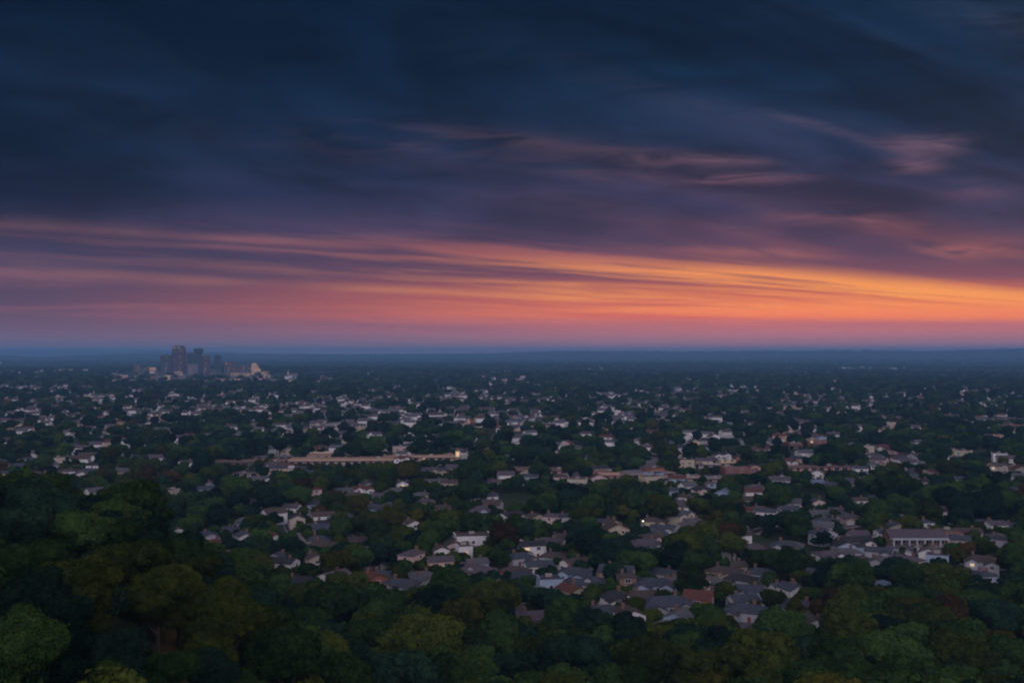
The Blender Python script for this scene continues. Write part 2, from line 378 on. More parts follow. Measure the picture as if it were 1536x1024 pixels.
for name, pix, wd, m_ in ROADS:
    pts = smooth_line([hit(*p) for p in pix]); ROADLINES.append((pts, wd))
    ribbon(name, pts, wd, m_, .16)
    if wd < 20:
        ribbon('road_marking', pts, .25, line_m, .166)
        pv = MB(); ribbon('p', pts, 1.8, concrete, .28, wd / 2 + .9, pv); ribbon('p', pts, 1.8, concrete, .28, -wd / 2 - .9, pv)
        tag(pv.build('pavement', concrete), kind='structure')
    if wd < 50: ROADPTS += [(x, y, wd) for x, y in pts]

# ------------------------------------------------------------------ houses
def gable_block(wm, rm, x0, x1, y0, y1, z0, h, rise, axis='x', over=.45, th=.2):
    """walls with pointed gable ends and a two-slab roof; the ridge runs along axis"""
    def P(a, b_, z): return (a, b_, z) if axis == 'x' else (b_, a, z)
    if axis == 'x': a0, a1, b0, b1 = x0, x1, y0, y1
    else: a0, a1, b0, b1 = y0, y1, x0, x1
    c_ = (b0 + b1) / 2; s_ = rise / ((b1 - b0) / 2)
    wm.solid([P(a0, b0, z0), P(a1, b0, z0), P(a1, b1, z0), P(a0, b1, z0), P(a0, b0, h), P(a1, b0, h), P(a1, b1, h), P(a0, b1, h), P(a0, c_, h + rise - .03), P(a1, c_, h + rise - .03)],
             [(0, 1, 5, 4), (2, 3, 7, 6), (0, 4, 8, 7, 3), (1, 2, 6, 9, 5), (4, 5, 9, 8), (6, 7, 8, 9)])
    for e, sg in ((b0 - over, -1), (b1 + over, 1)):
        ze = h - over * s_
        rm.solid([P(a0 - over, e, ze), P(a1 + over, e, ze), P(a1 + over, c_, h + rise), P(a0 - over, c_, h + rise),
                  P(a0 - over, e, ze + th), P(a1 + over, e, ze + th), P(a1 + over, c_, h + rise + th), P(a0 - over, c_, h + rise + th)],
                 [(0, 1, 2, 3), (4, 5, 6, 7), (0, 1, 5, 4), (1, 2, 6, 5), (0, 3, 7, 4)])
def hip_block(wm, rm, x0, x1, y0, y1, z0, h, rise, over=.5, th=.18):
    wm.box(x0, x1, y0, y1, z0, h)
    X0, X1, Y0, Y1 = x0 - over, x1 + over, y0 - over, y1 + over
    d_ = min(X1 - X0, Y1 - Y0) / 2 * .92
    if X1 - X0 >= Y1 - Y0: r0, r1 = (X0 + d_, (Y0 + Y1) / 2), (X1 - d_, (Y0 + Y1) / 2)
    else: r0, r1 = ((X0 + X1) / 2, Y0 + d_), ((X0 + X1) / 2, Y1 - d_)
    b0 = h - .12
    vs = [(X0, Y0, b0), (X1, Y0, b0), (X1, Y1, b0), (X0, Y1, b0), (X0, Y0, b0 + th), (X1, Y0, b0 + th), (X1, Y1, b0 + th), (X0, Y1, b0 + th), (*r0, h + rise), (*r1, h + rise)]
    fs = [(0, 3, 2, 1), (0, 1, 5, 4), (1, 2, 6, 5), (2, 3, 7, 6), (3, 0, 4, 7)]
    fs += [(4, 5, 9, 8), (5, 6, 9), (6, 7, 8, 9), (7, 4, 8)] if X1 - X0 >= Y1 - Y0 else [(4, 5, 8), (5, 6, 9, 8), (6, 7, 9), (7, 4, 8, 9)]
    rm.solid(vs, fs)

def window(root, x, y, z, w_, h_, face='f', detail=2, lit=False, wd=None):
    """a framed window on the front (f), left (l) or right (r) wall; face position x,y is the middle of the sill line on the wall plane"""
    fr = MB(); pn = fr if detail < 2 else MB()
    def bx(mb, a0, a1, d0, d1, z0, z1):
        if face == 'f': mb.box(x + a0, x + a1, y - d1, y - d0, z0, z1)
        elif face == 'r': mb.box(x + d0, x + d1, y + a0, y + a1, z0, z1)
        else: mb.box(x - d1, x - d0, y + a0, y + a1, z0, z1)
    t_ = .11
    bx(fr, -w_ / 2 - t_, w_ / 2 + t_, -.05, .075, z - t_, z); bx(fr, -w_ / 2 - t_, w_ / 2 + t_, -.05, .07, z + h_, z + h_ + t_)
    bx(fr, -w_ / 2 - t_, -w_ / 2, -.05, .065, z, z + h_); bx(fr, w_ / 2, w_ / 2 + t_, -.05, .065, z, z + h_)
    if w_ > 1.2: bx(fr, -.03, .03, -.05, .062, z, z + h_)
    gm = litwin if lit else glass
    if detail < 2: fr.m = 1
    bx(pn, -w_ / 2, w_ / 2, -.05, .03, z, z + h_)
    o_ = fr.build('window', [trim, gm] if detail < 2 else trim, root)
    if detail >= 2: pn.build('pane', gm, o_)

def build_house(x, y, rot, style, W, D, wall, roof, detail=2, scale=1.0, rr=random, lit=0.0):
    z = float(ground(x, y))
    root = empty('house', (x, y, z), rot)
    wm, rm = MB(), MB(); two = style in ('two', 'cross', 'tall', 'box')
    h = {'ranch': 3.0, 'hip': 3.4, 'two': 5.7, 'cross': 5.6, 'tall': 8.0, 'box': 7.2, 'gable': 3.2, 'front': 5.6}[style] + .3
    rise = D * rr.uniform(.20, .27); z0 = -1.4
    hx, hy = W / 2, D / 2; wy = -hy
    if style in ('ranch', 'gable', 'two'):
        gable_block(wm, rm, -hx, hx, -hy, hy, z0, h, rise)
    elif style in ('hip', 'tall'):
        hip_block(wm, rm, -hx, hx, -hy, hy, z0, h, rise * (1.0 if style == 'hip' else .8))
    elif style == 'cross':
        hip_block(wm, rm, -hx, hx, -hy, hy, z0, h, rise)
    elif style == 'front':
        gable_block(wm, rm, -hx, hx, -hy, hy, z0, h, W * .26, 'y')
    elif style == 'box':
        wm.box(-hx, hx, -hy, hy, z0, h)
        wm.box(-hx, hx, -hy, -hy + .3, h, h + .5); wm.box(-hx, -hx + .3, -hy + .3, hy, h, h + .5); wm.box(hx - .3, hx, -hy + .3, hy, h, h + .5)
        rm.box(-hx - .25, hx + .25, -hy - .25, -hy - .003, h + .25, h + .62); rm.box(-hx + .302, hx - .302, -hy + .302, hy, h + .003, h + .18)
    side = rr.choice((-1, 1)); gw = min(6.2, W * .42); gd = 3.2
    garage = None
    if style in ('ranch', 'two', 'cross', 'hip', 'gable'):
        gx0 = side * (hx - gw / 2) - gw / 2; gx1 = gx0 + gw; gh = 3.1 if style != 'cross' else 5.4
        if side > 0: gx1 -= .04
        else: gx0 += .04
        gable_block(wm, rm, gx0, gx1, -hy - gd, -hy + .6, z0 + .02, gh, gw * .25, 'y', .35)
        garage = ((gx0 + gx1) / 2, -hy - gd)
    if style == 'cross' or (style == 'hip' and W > 15):
        bx_ = -side * hx * .55
        gable_block(wm, rm, bx_ - 2.0, bx_ + 2.0, -hy - 1.0, -hy + 1.2, z0 + .04, h - .25, 1.3, 'y', .3)
    wm.build('wall', WALL[wall], root)
    ro = rm.build('roof', ROOF[roof], root)
    if detail >= 1 and style != 'box':
        c_ = MB(); cx = -side * hx * .45; cy = hy * .3
        ct = h + rise + .9; c_.box(cx - .45, cx + .45, cy - .4, cy + .4, h - .5, ct); c_.box(cx - .55, cx + .55, cy - .5, cy + .5, ct, ct + .18)
        c_.build('chimney', brick_m, ro)
    if style == 'box':
        u = MB(); u.box(-1.2, 1.0, .2, 1.8, h + .18, h + 1.2); u.build('rooftop_unit', concrete, ro)
    if detail == 0: return root
    if style in ('hip', 'ranch', 'two') and rr.random() < .35 and detail >= 2 and W > 12:
        dm, dr = MB(), MB(); dx_ = -side * hx * .1
        gable_block(dm, dr, dx_ - 1.1, dx_ + 1.1, -hy + 1.2, -hy + 4.0, h - .2, h + 1.5, .7, 'y', .2, .14)
        do = dm.build('dormer', WALL[wall], ro); dr.build('dormer_roof', ROOF[roof], do)
    # openings
    levels = [1.1] if h < 4.5 else ([1.1, 3.9] if h < 7.8 else [1.1, 3.7, 6.2])
    span = [(-hx + .9, hx - .9)]
    if garage: span = [(-hx + .9, hx - gw - .3)] if side > 0 else [(-hx + gw + .3, hx - .9)]
    for li, zz in enumerate(levels):
        a, b_ = span[0]
        if li > 0 and style != 'cross': a, b_ = -hx + .9, hx - .9
        n = max(1, int((b_ - a) / (3.4 if detail >= 2 else 4.2)))
        for k in range(n):
            xx = a + (b_ - a) * (k + .5) / n
            if li == 0 and k == n // 2:
                dmb = MB(); dmb.box(xx - .5, xx + .5, wy - .06, wy + .05, .12, 2.3)
                do = dmb.build('door', door_m[rr.choice('ab')], root)
                st = MB(); st.box(xx - .9, xx + .9, wy - 1.3, wy, -.9, .1); st.build('doorstep', concrete, root)
                continue
            if style in ('cross', 'hip') and abs(xx + side * hx * .55) < 2.4 and (style == 'cross' or W > 15): continue
            window(root, xx, wy, zz, rr.choice((1.1, 1.5, 1.9)), 1.35, 'f', detail, rr.random() < lit)
    if style == 'cross': window(root, -side * hx * .55, -hy - 1.0, 1.2, 1.6, 1.4, 'f', detail); window(root, -side * hx * .55, -hy - 1.0, 3.9, 1.3, 1.2, 'f', detail, rr.random() < lit)
    if garage:
        gx, gy = garage; gm = MB(); ww = gw * .38
        gm.box(gx - ww, gx + ww, gy - .05, gy + .05, .02, 2.35); gm.build('garage_door', door_m['c'], root)
        if detail >= 2:
            dv = MB(); dv.solid([(gx - ww, gy - .06, .06), (gx + ww, gy - .06, .06), (gx + ww, gy - 6, .06), (gx - ww, gy - 6, .06), (gx - ww, gy - .06, -1), (gx + ww, gy - .06, -1), (gx + ww, gy - 6, -1), (gx - ww, gy - 6, -1)],
                                [(0, 1, 2, 3), (2, 3, 7, 6), (0, 3, 7, 4), (1, 2, 6, 5)]); dv.build('driveway', concrete, root)
        if style == 'cross': window(root, gx, gy, 3.7, 1.5, 1.2, 'f', detail, rr.random() < lit)
    for zz in levels:
        for sx, fc in ((-hx, 'l'), (hx, 'r')):
            window(root, sx, hy * .3, zz, 1.2, 1.25, fc, min(detail, 1) if detail < 2 else 2)
    return root

# near houses, set out from the photograph: pixel of the base, style, wall, roof, width, depth, turn, landmark phrase
K = [
 (101,718,'two','white','brown',14,9,10,'the white house by the wooded slope'),(78,720,'hip','pale grey','slate',14,10,-20,0),(122,722,'front','white','grey',10,10,15,0),(141,708,'two','white','charcoal',12,9,-10,0),
 (52,716,'hip','pale grey','mauve',13,10,25,0),(183,718,'cross','peach','grey',21,14,12,'the large grey house by the autumn trees'),(258,751,'box','cream','charcoal',9,8,-30,'the small bright cream cube'),
 (308,745,'two','pale blue','slate',14,9,20,0),(316,738,'front','pale grey','grey',9,9,-10,0),(111,751,'hip','pale blue','grey',13,9,20,0),(138,751,'gable','pale blue','slate',11,8,-20,0),
 (265,812,'front','white','brown',9,11,20,'the white gabled house half sunk in trees'),(321,824,'hip','tan','red',11,9,30,0),(349,803,'gable','pale grey','slate',13,9,-25,0),(366,820,'front','white','slate',8,11,18,0),(353,843,'hip','pale blue','slate',12,9,-15,0),
 (410,823,'front','white','red',10,11,22,'the white cottage with a red roof'),(424,862,'two','white','charcoal',15,9,-24,0),(462,860,'front','cream','brown',10,11,20,'the cream fronted house on the wood edge'),(440,868,'front','pale grey','slate',9,10,-18,0),(449,884,'hip','pale blue','charcoal',15,11,12,0),
 (380,760,'ranch','white','brown',13,9,15,0),(474,752,'tall','pink','red',8,8,12,'the narrow pink three storey house'),(438,775,'two','white','mauve',11,9,-20,0),(458,771,'two','pale blue','slate',10,9,12,0),(445,792,'front','cream','charcoal',10,10,12,'the cream house at the top of the short lane'),
 (484,788,'two','white','brown',15,9,14,'the broad white two storey house above the lane'),(478,800,'ranch','pale grey','slate',14,10,-8,0),(498,803,'gable','white','charcoal',10,8,30,0),(484,828,'hip','tan','brown',17,12,-20,0),(512,833,'gable','cream','brown',14,10,28,0),
 (393,724,'ranch','white','grey',22,10,4,0),(430,708,'two','white','red',14,9,8,0),(514,742,'ranch','pale grey','grey',15,9,10,0),(531,750,'hip','white','brown',14,10,-12,0),(548,747,'cross','white','red',15,10,12,'the white house with stacked gables'),(566,750,'ranch','pale grey','mauve',12,9,22,0),
 (602,737,'front','white','slate',10,9,14,'the bright white gable end'),(561,775,'cross','pale blue','slate',14,10,-22,'the pale blue house of many gables'),(662,769,'ranch','peach','brown',15,9,16,'the low peach walled bungalow'),(632,750,'hip','peach','grey',15,10,20,0),(639,760,'gable','tan','mauve',12,9,-18,0),
 (652,728,'ranch','white','grey',18,9,4,0),(674,736,'two','cream','brown',13,9,-12,0),(642,710,'ranch','pale grey','mauve',20,9,2,0),(722,779,'cross','pale blue','mauve',14,11,-14,'the tall blue house by the big tree'),(736,757,'two','white','slate',9,8,22,0),
 (618,800,'front','white','brown',9,10,24,'the small white house alone among trees'),(708,824,'box','white','brown',21,12,9,'the white flat roofed block'),(686,826,'hip','pale grey','slate',12,9,-14,0),
 (660,842,'front','white','brown',9,10,14,0),(679,843,'front','pink','brown',9,10,8,0),(696,842,'box','white','mauve',8,8,16,'the small white cube below the flat roofed block'),(660,860,'two','peach','mauve',13,9,12,'the peach coloured two storey house'),
 (617,858,'tall','pink','mauve',9,12,-28,'the tall faded pink house'),(714,868,'hip','pale grey','mauve',18,13,-22,'the wide mauve hipped roof'),(700,862,'gable','pale blue','grey',11,8,20,0),(744,877,'hip','red brick','brown',14,10,-24,0),
 (560,886,'front','red brick','red',10,12,26,'the red roofed brick house'),(582,888,'hip','white','slate',14,10,-8,0),(601,897,'cross','pale grey','slate',16,11,-20,'the slate roofed house with front gables'),(622,893,'front','pale grey','grey',9,11,24,0),(632,874,'hip','pale blue','grey',12,9,10,0),
 (780,846,'hip','pale grey','slate',14,10,24,0),(786,856,'two','white','charcoal',16,9,16,'the white house with a charcoal roof'),(808,858,'gable','white','slate',14,9,12,0),(804,790,'front','tan','brown',10,10,24,0),(826,796,'tall','pink','mauve',8,9,-14,'the slim tower like pink house'),
 (840,800,'two','white','slate',11,8,12,0),(822,822,'hip','tan','mauve',16,11,-16,0),(843,814,'gable','white','brown',10,8,14,0),(764,868,'hip','tan','red',13,9,22,0),(838,862,'hip','pale grey','brown',15,10,-20,0),(862,878,'cross','pale blue','slate',15,11,-18,'the blue white house with a steep porch gable'),
 (824,894,'box','pale blue','slate',11,9,10,'the pale blue flat topped house'),(858,906,'front','cream','red',9,12,32,'the lone gable with a russet roof'),
 (800,938,'ranch','brown brick','mauve',15,11,14,'the mauve roofed house with brick ends'),(786,927,'gable','pink','brown',12,8,-12,0),(862,942,'hip','pale grey','slate',22,13,-10,'the long low slate roof'),(903,930,'hip','pale grey','slate',16,12,16,0),(918,938,'cross','white','charcoal',13,11,22,0),
 (944,944,'front','white','brown',10,11,18,'the white house with a deep arched porch'),(958,936,'gable','red brick','brown',12,9,10,0),(930,912,'tall','brown brick','brown',8,7,10,0),
 (998,928,'cross','pale grey','slate',23,13,14,'the big slate house with a small white gable'),(996,960,'cross','pale blue','slate',20,13,-12,'the pale blue fronted house nearest the woods'),(1020,948,'front','pale blue','grey',10,11,-26,0),(1048,918,'two','red brick','red',12,11,-14,'the square red brick house'),
 (968,834,'cross','pale grey','mauve',20,13,14,'the broad mauve hipped house on the rise'),(918,800,'front','peach','brown',9,9,26,0),(903,806,'hip','pale grey','slate',13,9,-20,0),(978,790,'hip','cream','brown',13,9,12,0),(988,812,'gable','white','mauve',12,8,16,0),(995,800,'ranch','pale grey','slate',14,9,-12,0),
 (1014,842,'hip','pale grey','mauve',15,11,-26,0),(1029,856,'front','cream','slate',11,12,26,0),(992,870,'hip','pale grey','slate',15,11,-26,0),(1005,884,'gable','pale grey','grey',12,9,22,0),(1086,868,'hip','tan','brown',17,11,-22,0),(1112,880,'hip','pale grey','charcoal',14,11,-28,0),(1096,872,'gable','cream','brown',9,8,18,0),
 (1118,928,'hip','pale grey','slate',16,12,-18,'the dark roofed grey house near the woods'),(1138,940,'gable','white','slate',12,10,18,0),(1128,958,'hip','pale grey','mauve',16,11,-14,0),
 (1012,748,'two','pale blue','slate',12,9,14,0),(1030,752,'ranch','white','brown',12,8,-12,0),(1021,762,'hip','pale grey','slate',12,9,10,0),(1022,776,'gable','tan','mauve',12,9,-18,0),(1040,790,'hip','pale grey','grey',12,9,18,0),(1013,806,'gable','pale grey','mauve',11,8,20,0),
 (1085,752,'front','pale blue','blue',11,11,-18,'the blue metal roofed house'),(1130,750,'two','white','red',14,9,8,0),(1120,756,'ranch','cream','brown',12,9,10,0),(1066,742,'tall','pale blue','grey',7,7,10,0),
 (1170,726,'front','white','slate',9,9,12,0),(1228,730,'hip','pale blue','blue',16,10,10,'the wide blue roofed bungalow'),(1246,734,'hip','pale grey','slate',14,10,-14,0),(1150,782,'two','white','slate',13,9,-16,0),(1184,778,'two','pale grey','slate',13,9,14,0),(1166,788,'hip','pale blue','grey',14,10,-18,0),
 (1214,782,'ranch','pale grey','grey',15,10,12,0),(1240,790,'hip','pale blue','slate',16,11,-16,0),(1257,778,'gable','pale grey','mauve',14,9,12,0),(1288,764,'two','white','brown',12,8,20,0),(1314,754,'ranch','white','slate',13,9,6,0),(1274,784,'hip','pink','mauve',13,10,16,0),(1226,766,'front','pink','slate',9,9,10,0),
 (1181,836,'cross','pale grey','slate',17,12,-12,'the grey hipped house with a crooked ridge'),(1150,838,'hip','tan','mauve',14,10,20,0),(1282,820,'ranch','white','charcoal',19,10,12,'the long white bungalow with a pointed porch'),(1304,824,'gable','white','mauve',12,8,16,0),
 (1318,836,'gable','pale grey','slate',14,9,-14,0),(1335,840,'two','white','slate',13,9,16,0),(1352,836,'hip','pale grey','mauve',14,10,-12,0),(1290,850,'hip','cream','brown',12,10,26,0),(1318,862,'front','pale grey','slate',10,10,-22,0),(1336,868,'cross','white','mauve',14,10,22,0),
 (1306,842,'hip','pale grey','grey',14,9,10,0),(1322,890,'hip','pale blue','blue',13,12,28,'the pale blue pyramid roofed house'),(1372,886,'ranch','pale blue','blue',14,10,14,0),(1406,856,'box','pale blue','slate',11,8,-10,0),(1434,864,'front','white','mauve',10,11,-16,0),(1470,874,'hip','pale grey','slate',13,10,-20,0),(1478,892,'tall','pale blue','slate',8,8,16,0),
 (1452,814,'two','pink','brown',14,9,14,0),(1440,826,'two','cream','slate',11,9,-12,0),(1493,802,'two','white','mauve',12,9,22,'the white terrace end house'),(1472,802,'hip','pale grey','slate',15,10,-12,0),(1369,776,'two','white','slate',12,8,8,0),(1352,782,'hip','pale blue','slate',12,9,-14,0),
 (1187,904,'front','white','slate',9,10,30,'the small white house lowest in the dark trees'),(1162,886,'hip','pale grey','slate',14,10,-16,0),(1174,892,'gable','white','mauve',11,8,20,0),(1436,730,'two','white','slate',13,9,10,0),(1402,718,'two','pink','red',11,8,8,0),(1520,742,'hip','pale grey','slate',14,10,-12,0),(1500,719,'ranch','white','slate',15,9,8,0),(1372,722,'ranch','white','grey',13,8,4,0),
 (797,726,'two','pale grey','slate',12,9,-12,0),(866,728,'ranch','white','red',16,9,8,0),(845,728,'two','pink','brown',12,8,12,0),(745,729,'ranch','white','mauve',16,9,6,0),(1290,713,'two','white','slate',13,8,10,0),(1310,708,'two','white','grey',10,8,-10,0),
 (8,722,'gable','cream','brown',12,8,16,0),(42,694,'hip','white','slate',14,9,-14,0),(1526,800,'hip','pale grey','slate',14,10,12,0),
 (1390,806,'tall','white','slate',7,8,10,0),(1400,826,'tall','pale grey','mauve',11,9,-10,'the tall grey house beside the pale colonnade'),(1418,826,'box','brown brick','mauve',12,9,8,0),
]
HOUSES = []      # dicts: x, y, W, D, h, key row
def far_enough(x, y, dmin):
    return all((x - q['x']) ** 2 + (y - q['y']) ** 2 > dmin * dmin for q in HOUSES if abs(q['y'] - y) < dmin)
HGT = {'ranch': 5.0, 'hip': 6, 'two': 8.2, 'cross': 8.2, 'tall': 10.5, 'box': 8, 'gable': 5.5, 'front': 8}
for row in K:
    px, py, st, wl, rf, W, D, rt, lm = row
    x, y = hit(px, py)
    for _ in range(14):                                  # slide back or sideways until it clears its neighbours
        if far_enough(x, y, (W + 10) / 2): break
        y += random.uniform(1, 6); x += random.uniform(-4, 4)
    W *= .69; D *= .74
    HOUSES.append(dict(x=x, y=y, st=st, wall=wl, roof=rf, W=W, D=D, rot=R(rt) - math.atan2(x, y) * .5, lm=lm or None, key=True))

for q in list(HOUSES):                                   # neighbours tucked in behind and beside them
    for _ in range(6 if random.random() < .55 else 0):
        a = random.uniform(-.3, math.pi + .3); dd_ = random.uniform(12, 19); x, y = q['x'] + math.cos(a) * dd_, q['y'] + math.sin(a) * dd_
        if random.random() < .3 or not far_enough(x, y, 10.5): continue
        HOUSES.append(dict(x=x, y=y, st=random.choice(['ranch', 'gable', 'two', 'hip', 'hip', 'cross', 'front']), wall=random.choice(['white', 'pale grey', 'cream', 'pale blue', 'tan', 'pink', 'white']), roof=random.choice(['slate', 'grey', 'mauve', 'brown', 'charcoal', 'slate']), W=random.uniform(8.5, 12), D=random.uniform(7, 8.5), rot=q['rot'] + random.choice((0, .4, -.4, 1.57)), lm=None, key=False)); break
CL = [(25,583),(50,586),(110,585),(160,625),(220,621),(233,628),(327,615),(290,627),(387,613),(467,618),(410,628),(30,623),(77,636),(423,650),(340,653),(307,661),(353,650),(37,657),(10,667),(230,670),(187,670),(113,680),(150,680),(33,693),(417,680),(487,680),(487,647),
 (609,638),(672,640),(712,638),(745,638),(765,643),(802,638),(829,640),(899,627),(962,620),(989,627),(635,655),(789,662),(742,655),(575,665),(527,643),(712,675),(849,675),(872,682),(895,663),(912,673),(939,670),(979,655),(1005,663),(1005,680),(962,682),(669,727),
 (1047,660),(1084,660),(1114,680),(1074,688),(1127,595),(1181,610),(1181,623),(1231,613),(1271,617),(1334,623),(1391,617),(1257,648),(1307,643),(1344,643),(1364,645),(1224,667),(1284,677),(1311,680),(1311,697),(1337,677),(1377,673),(1424,683),(1494,697),(1521,713),(1184,645),(1481,656),(1497,629),(1157,697),(1191,693),
 (930,690),(960,694),(1040,697),(1020,688),(1130,690),(880,692),(820,672),(90,700),(60,690),(120,694),(15,640),(200,640),(540,618),(600,620),(1140,640),(1100,650),(1060,675),(1250,684),(1345,690),(1400,690),(1450,700),(560,640),(860,655),(1240,660)]
walls_l = ['white', 'white', 'pale grey', 'cream', 'pale blue', 'tan', 'pink', 'peach', 'red brick']; roofs_l = ['slate', 'grey', 'mauve', 'brown', 'charcoal', 'red']
STUFFH = []
CL += [(random.uniform(-40, 1570), random.uniform(636, 735)) for _ in range(85)]
for cx, cy in CL:
    n = int(np.interp(cy, [580, 620, 650, 690], [12, 8, 5, 3])) + random.randint(0, 2)
    sx = 26; sy = np.interp(cy, [580, 640, 700], [2.0, 4.0, 6])
    for _ in range(n):
        px = random.gauss(cx, sx * .5); py = random.gauss(cy, sy * .5)
        if py < 576: continue
        x, y = hit(px, py)
        if not far_enough(x, y, 15): continue
        st = random.choice(['ranch', 'gable', 'two', 'hip', 'two', 'cross', 'front', 'box'])
        HOUSES.append(dict(x=x, y=y, st=st, wall=random.choice(walls_l), roof=random.choice(roofs_l), W=random.uniform(8.5, 13), D=random.uniform(7, 8.5), rot=R(random.gauss(0, 22)) - math.atan2(x, y) * .5, lm=None, key=False))

# ------------------------------------------------------------------ commercial buildings of the middle distance
SHOP = {
    'sand': mat('sand_render', (.46, .32, .24), .85, .15, .3), 'rose': mat('rose_render', (.45, .27, .22), .85, .15, .3), 'brick': mat('shop_brick', (.20, .085, .07), .9, .3, 1.0),
    'pale': mat('pale_render', (.38, .33, .32), .8, .12, .3), 'dark': mat('dark_render', (.13, .10, .10), .85, .15, .3), 'buff': mat('buff_stone', (.60, .46, .30), .85, .15, .3),
}
flat_r = {'tan': mat('tan_gravel_roof', (.36, .22, .165), .95, .2, .15), 'grey': mat('grey_gravel_roof', (.17, .16, .18), .95, .25, .15), 'rust': mat('rust_membrane_roof', (.20, .11, .09), .95, .25, .15), 'white': mat('white_membrane_roof', (.50, .46, .46), .9, .15, .15)}
SHOPS = []
def shop(pl, pr, py, h_px, depth, wall, roof, label, lm=None, dy=0.0, cat='shop building', name='shop_building', tower=None, lit=0, storeys=1, anchor=None):
    xl, yl = hit(pl, py + dy); xr, yr = hit(pr, py)
    if abs(yl - yr) > abs(xr - xl): yl = yr
    cx, cy = (xl + xr) / 2, (yl + yr) / 2; W = math.hypot(xr - xl, yr - yl); rot = math.atan2(yr - yl, xr - xl)
    h_px = h_px * .8 if cy < 1200 else h_px; h = h_px * cy / F
    z = float(ground(cx, cy)); root = empty(name, (cx, cy, z), rot)
    hx = W / 2
    b_ = MB(); b_.box(-hx, hx, 0, depth, -3, h)
    b_.box(-hx, hx, 0, .35, h, h + .8); b_.box(-hx, -hx + .35, .35, depth, h, h + .7); b_.box(hx - .35, hx, .35, depth, h, h + .7)
    b_.build('wall', SHOP[wall], root)
    r_ = MB(); r_.box(-hx + .352, hx - .352, .352, depth, h + .004, h + .25); ro = r_.build('roof', flat_r[roof], root)
    rr = random.Random(int(pl * 7 + py))
    for k in range(max(1, int(W / 28))):
        u = MB(); ux = rr.uniform(-hx + 3, hx - 5); uy = rr.uniform(3, depth - 4); u.box(ux, ux + rr.uniform(1.6, 3), uy, uy + 2, h + .25, h + 1.4); u.build('rooftop_unit', concrete, ro)
    cn = MB(); cn.box(-hx, hx, -1.6, -.02, 2.95, 3.2); cn.build('canopy', SHOP['dark'], root)
    n = max(2, min(26, int(W / 5.5)))
    for k in range(n):
        xx = -hx + W * (k + .5) / n
        if k % 4 == 2 and k > 0:
            dm = MB(); dm.box(xx - .9, xx + .9, -.05, .05, 0, 2.6); dm.build('door', glass if not lit or rr.random() > .2 * lit else litwin, root)
        else: window(root, xx, 0, .7, min(3.4, W / n * .62), 1.9, 'f', 1, lit and rr.random() < .16 * lit)
        if storeys > 1:
            for s_ in range(1, storeys): window(root, xx, 0, .9 + 3.3 * s_, 1.6, 1.5, 'f', 1, rr.random() < .04)
    if tower:
        side, th, tw = tower; tm = MB(); tx = side * (hx - tw / 2 - .05)
        tm.box(tx - tw / 2, tx + tw / 2, -.6, 5, -2, th); to = tm.build('corner_tower', SHOP['buff'], root)
        cm = MB(); cm.prism([(tx - tw / 2 - .4, -1), (tx + tw / 2 + .4, -1), (tx + tw / 2 + .4, 5.4), (tx - tw / 2 - .4, 5.4)], th, th + 1.6, [(tx - .3, 2), (tx + .3, 2), (tx + .3, 2.6), (tx - .3, 2.6)]); cm.build('tower_roof', flat_r['rust'], to)
        if lit:
            pm = MB(); pm.box(tx - tw * .34, tx + tw * .34, -.68, -.5, th * .5, th * .92); pm.build('lit_sign_panel', litwin, to)
    tag(root, label, cat, 'low flat roofed commercial buildings')
    SHOPS.append(dict(x=cx, y=cy, W=W, D=depth, h=h, rot=rot, lm=lm, px=(pl + pr) / 2, py=py, root=root))
    return root
shop(432, 598, 697, 9, 44, 'sand', 'tan', 'very long low sand coloured building under a tan gravel roof', 'the long sand coloured shop row', dy=1)
shop(606, 690, 692, 8, 36, 'sand', 'tan', 'sand coloured shop row ending in a lit corner tower', 'the shop row with the lit corner tower', tower=(1, 8.0, 3.4), lit=1)
shop(312, 426, 699, 7, 24, 'dark', 'rust', 'long dark brown building at the far end of the boulevard', 'the long dark brown building')
shop(456, 500, 686, 8, 14, 'buff', 'white', 'small buff shop block behind the long sand coloured row', None)
shop(372, 440, 691, 6, 16, 'pale', 'grey', 'pale flat building between the dark brown building and the buff block', None)
shop(772, 852, 712, 7, 22, 'rose', 'rust', 'rose walled low hall behind the central dark trees', 'the rose walled hall')
shop(886, 930, 720, 12, 20, 'rose', 'rust', 'rose coloured shop with two glowing white entrances', 'the shop with two glowing entrances', lit=2)
shop(934, 1012, 716, 8, 26, 'sand', 'grey', 'slanting sand coloured warehouse beside the shop with glowing entrances', 'the slanting sand coloured warehouse', dy=4)
shop(1018, 1052, 724, 9, 18, 'sand', 'grey', 'squat sand walled shed with a grey roof by the round dark tree', None)
shop(1056, 1088, 725, 8, 18, 'pale', 'grey', 'pale workshop between the squat shed and the red brick hall', None)
shop(1088, 1138, 717, 16, 24, 'brick', 'rust', 'red brick hall with rows of upper windows', 'the red brick hall', storeys=2)
shop(1012, 1080, 704, 6, 18, 'pale', 'white', 'white roofed long shed above the slanting warehouse', None, dy=-3)
shop(1082, 1104, 701, 12, 12, 'buff', 'white', 'small buff block with a white roof behind the red brick hall', None, storeys=2)
shop(1168, 1296, 706, 6, 20, 'rose', 'rust', 'rose coloured market row stretching beside the boulevard', 'the rose coloured market row', dy=2)
shop(1212, 1246, 671, 11, 18, 'brick', 'rust', 'russet brick school block among the far houses', 'the russet brick school block', storeys=2)
shop(1184, 1204, 673, 9, 14, 'brick', 'grey', 'smaller russet block next to the brick school', None, storeys=2)
shop(1470, 1526, 707, 9, 20, 'rose', 'tan', 'rose walled depot alone near the edge of the suburb', 'the rose walled depot')
shop(1476, 1506, 714, 5, 12, 'pale', 'white', 'small white shed in front of the rose walled depot', None)
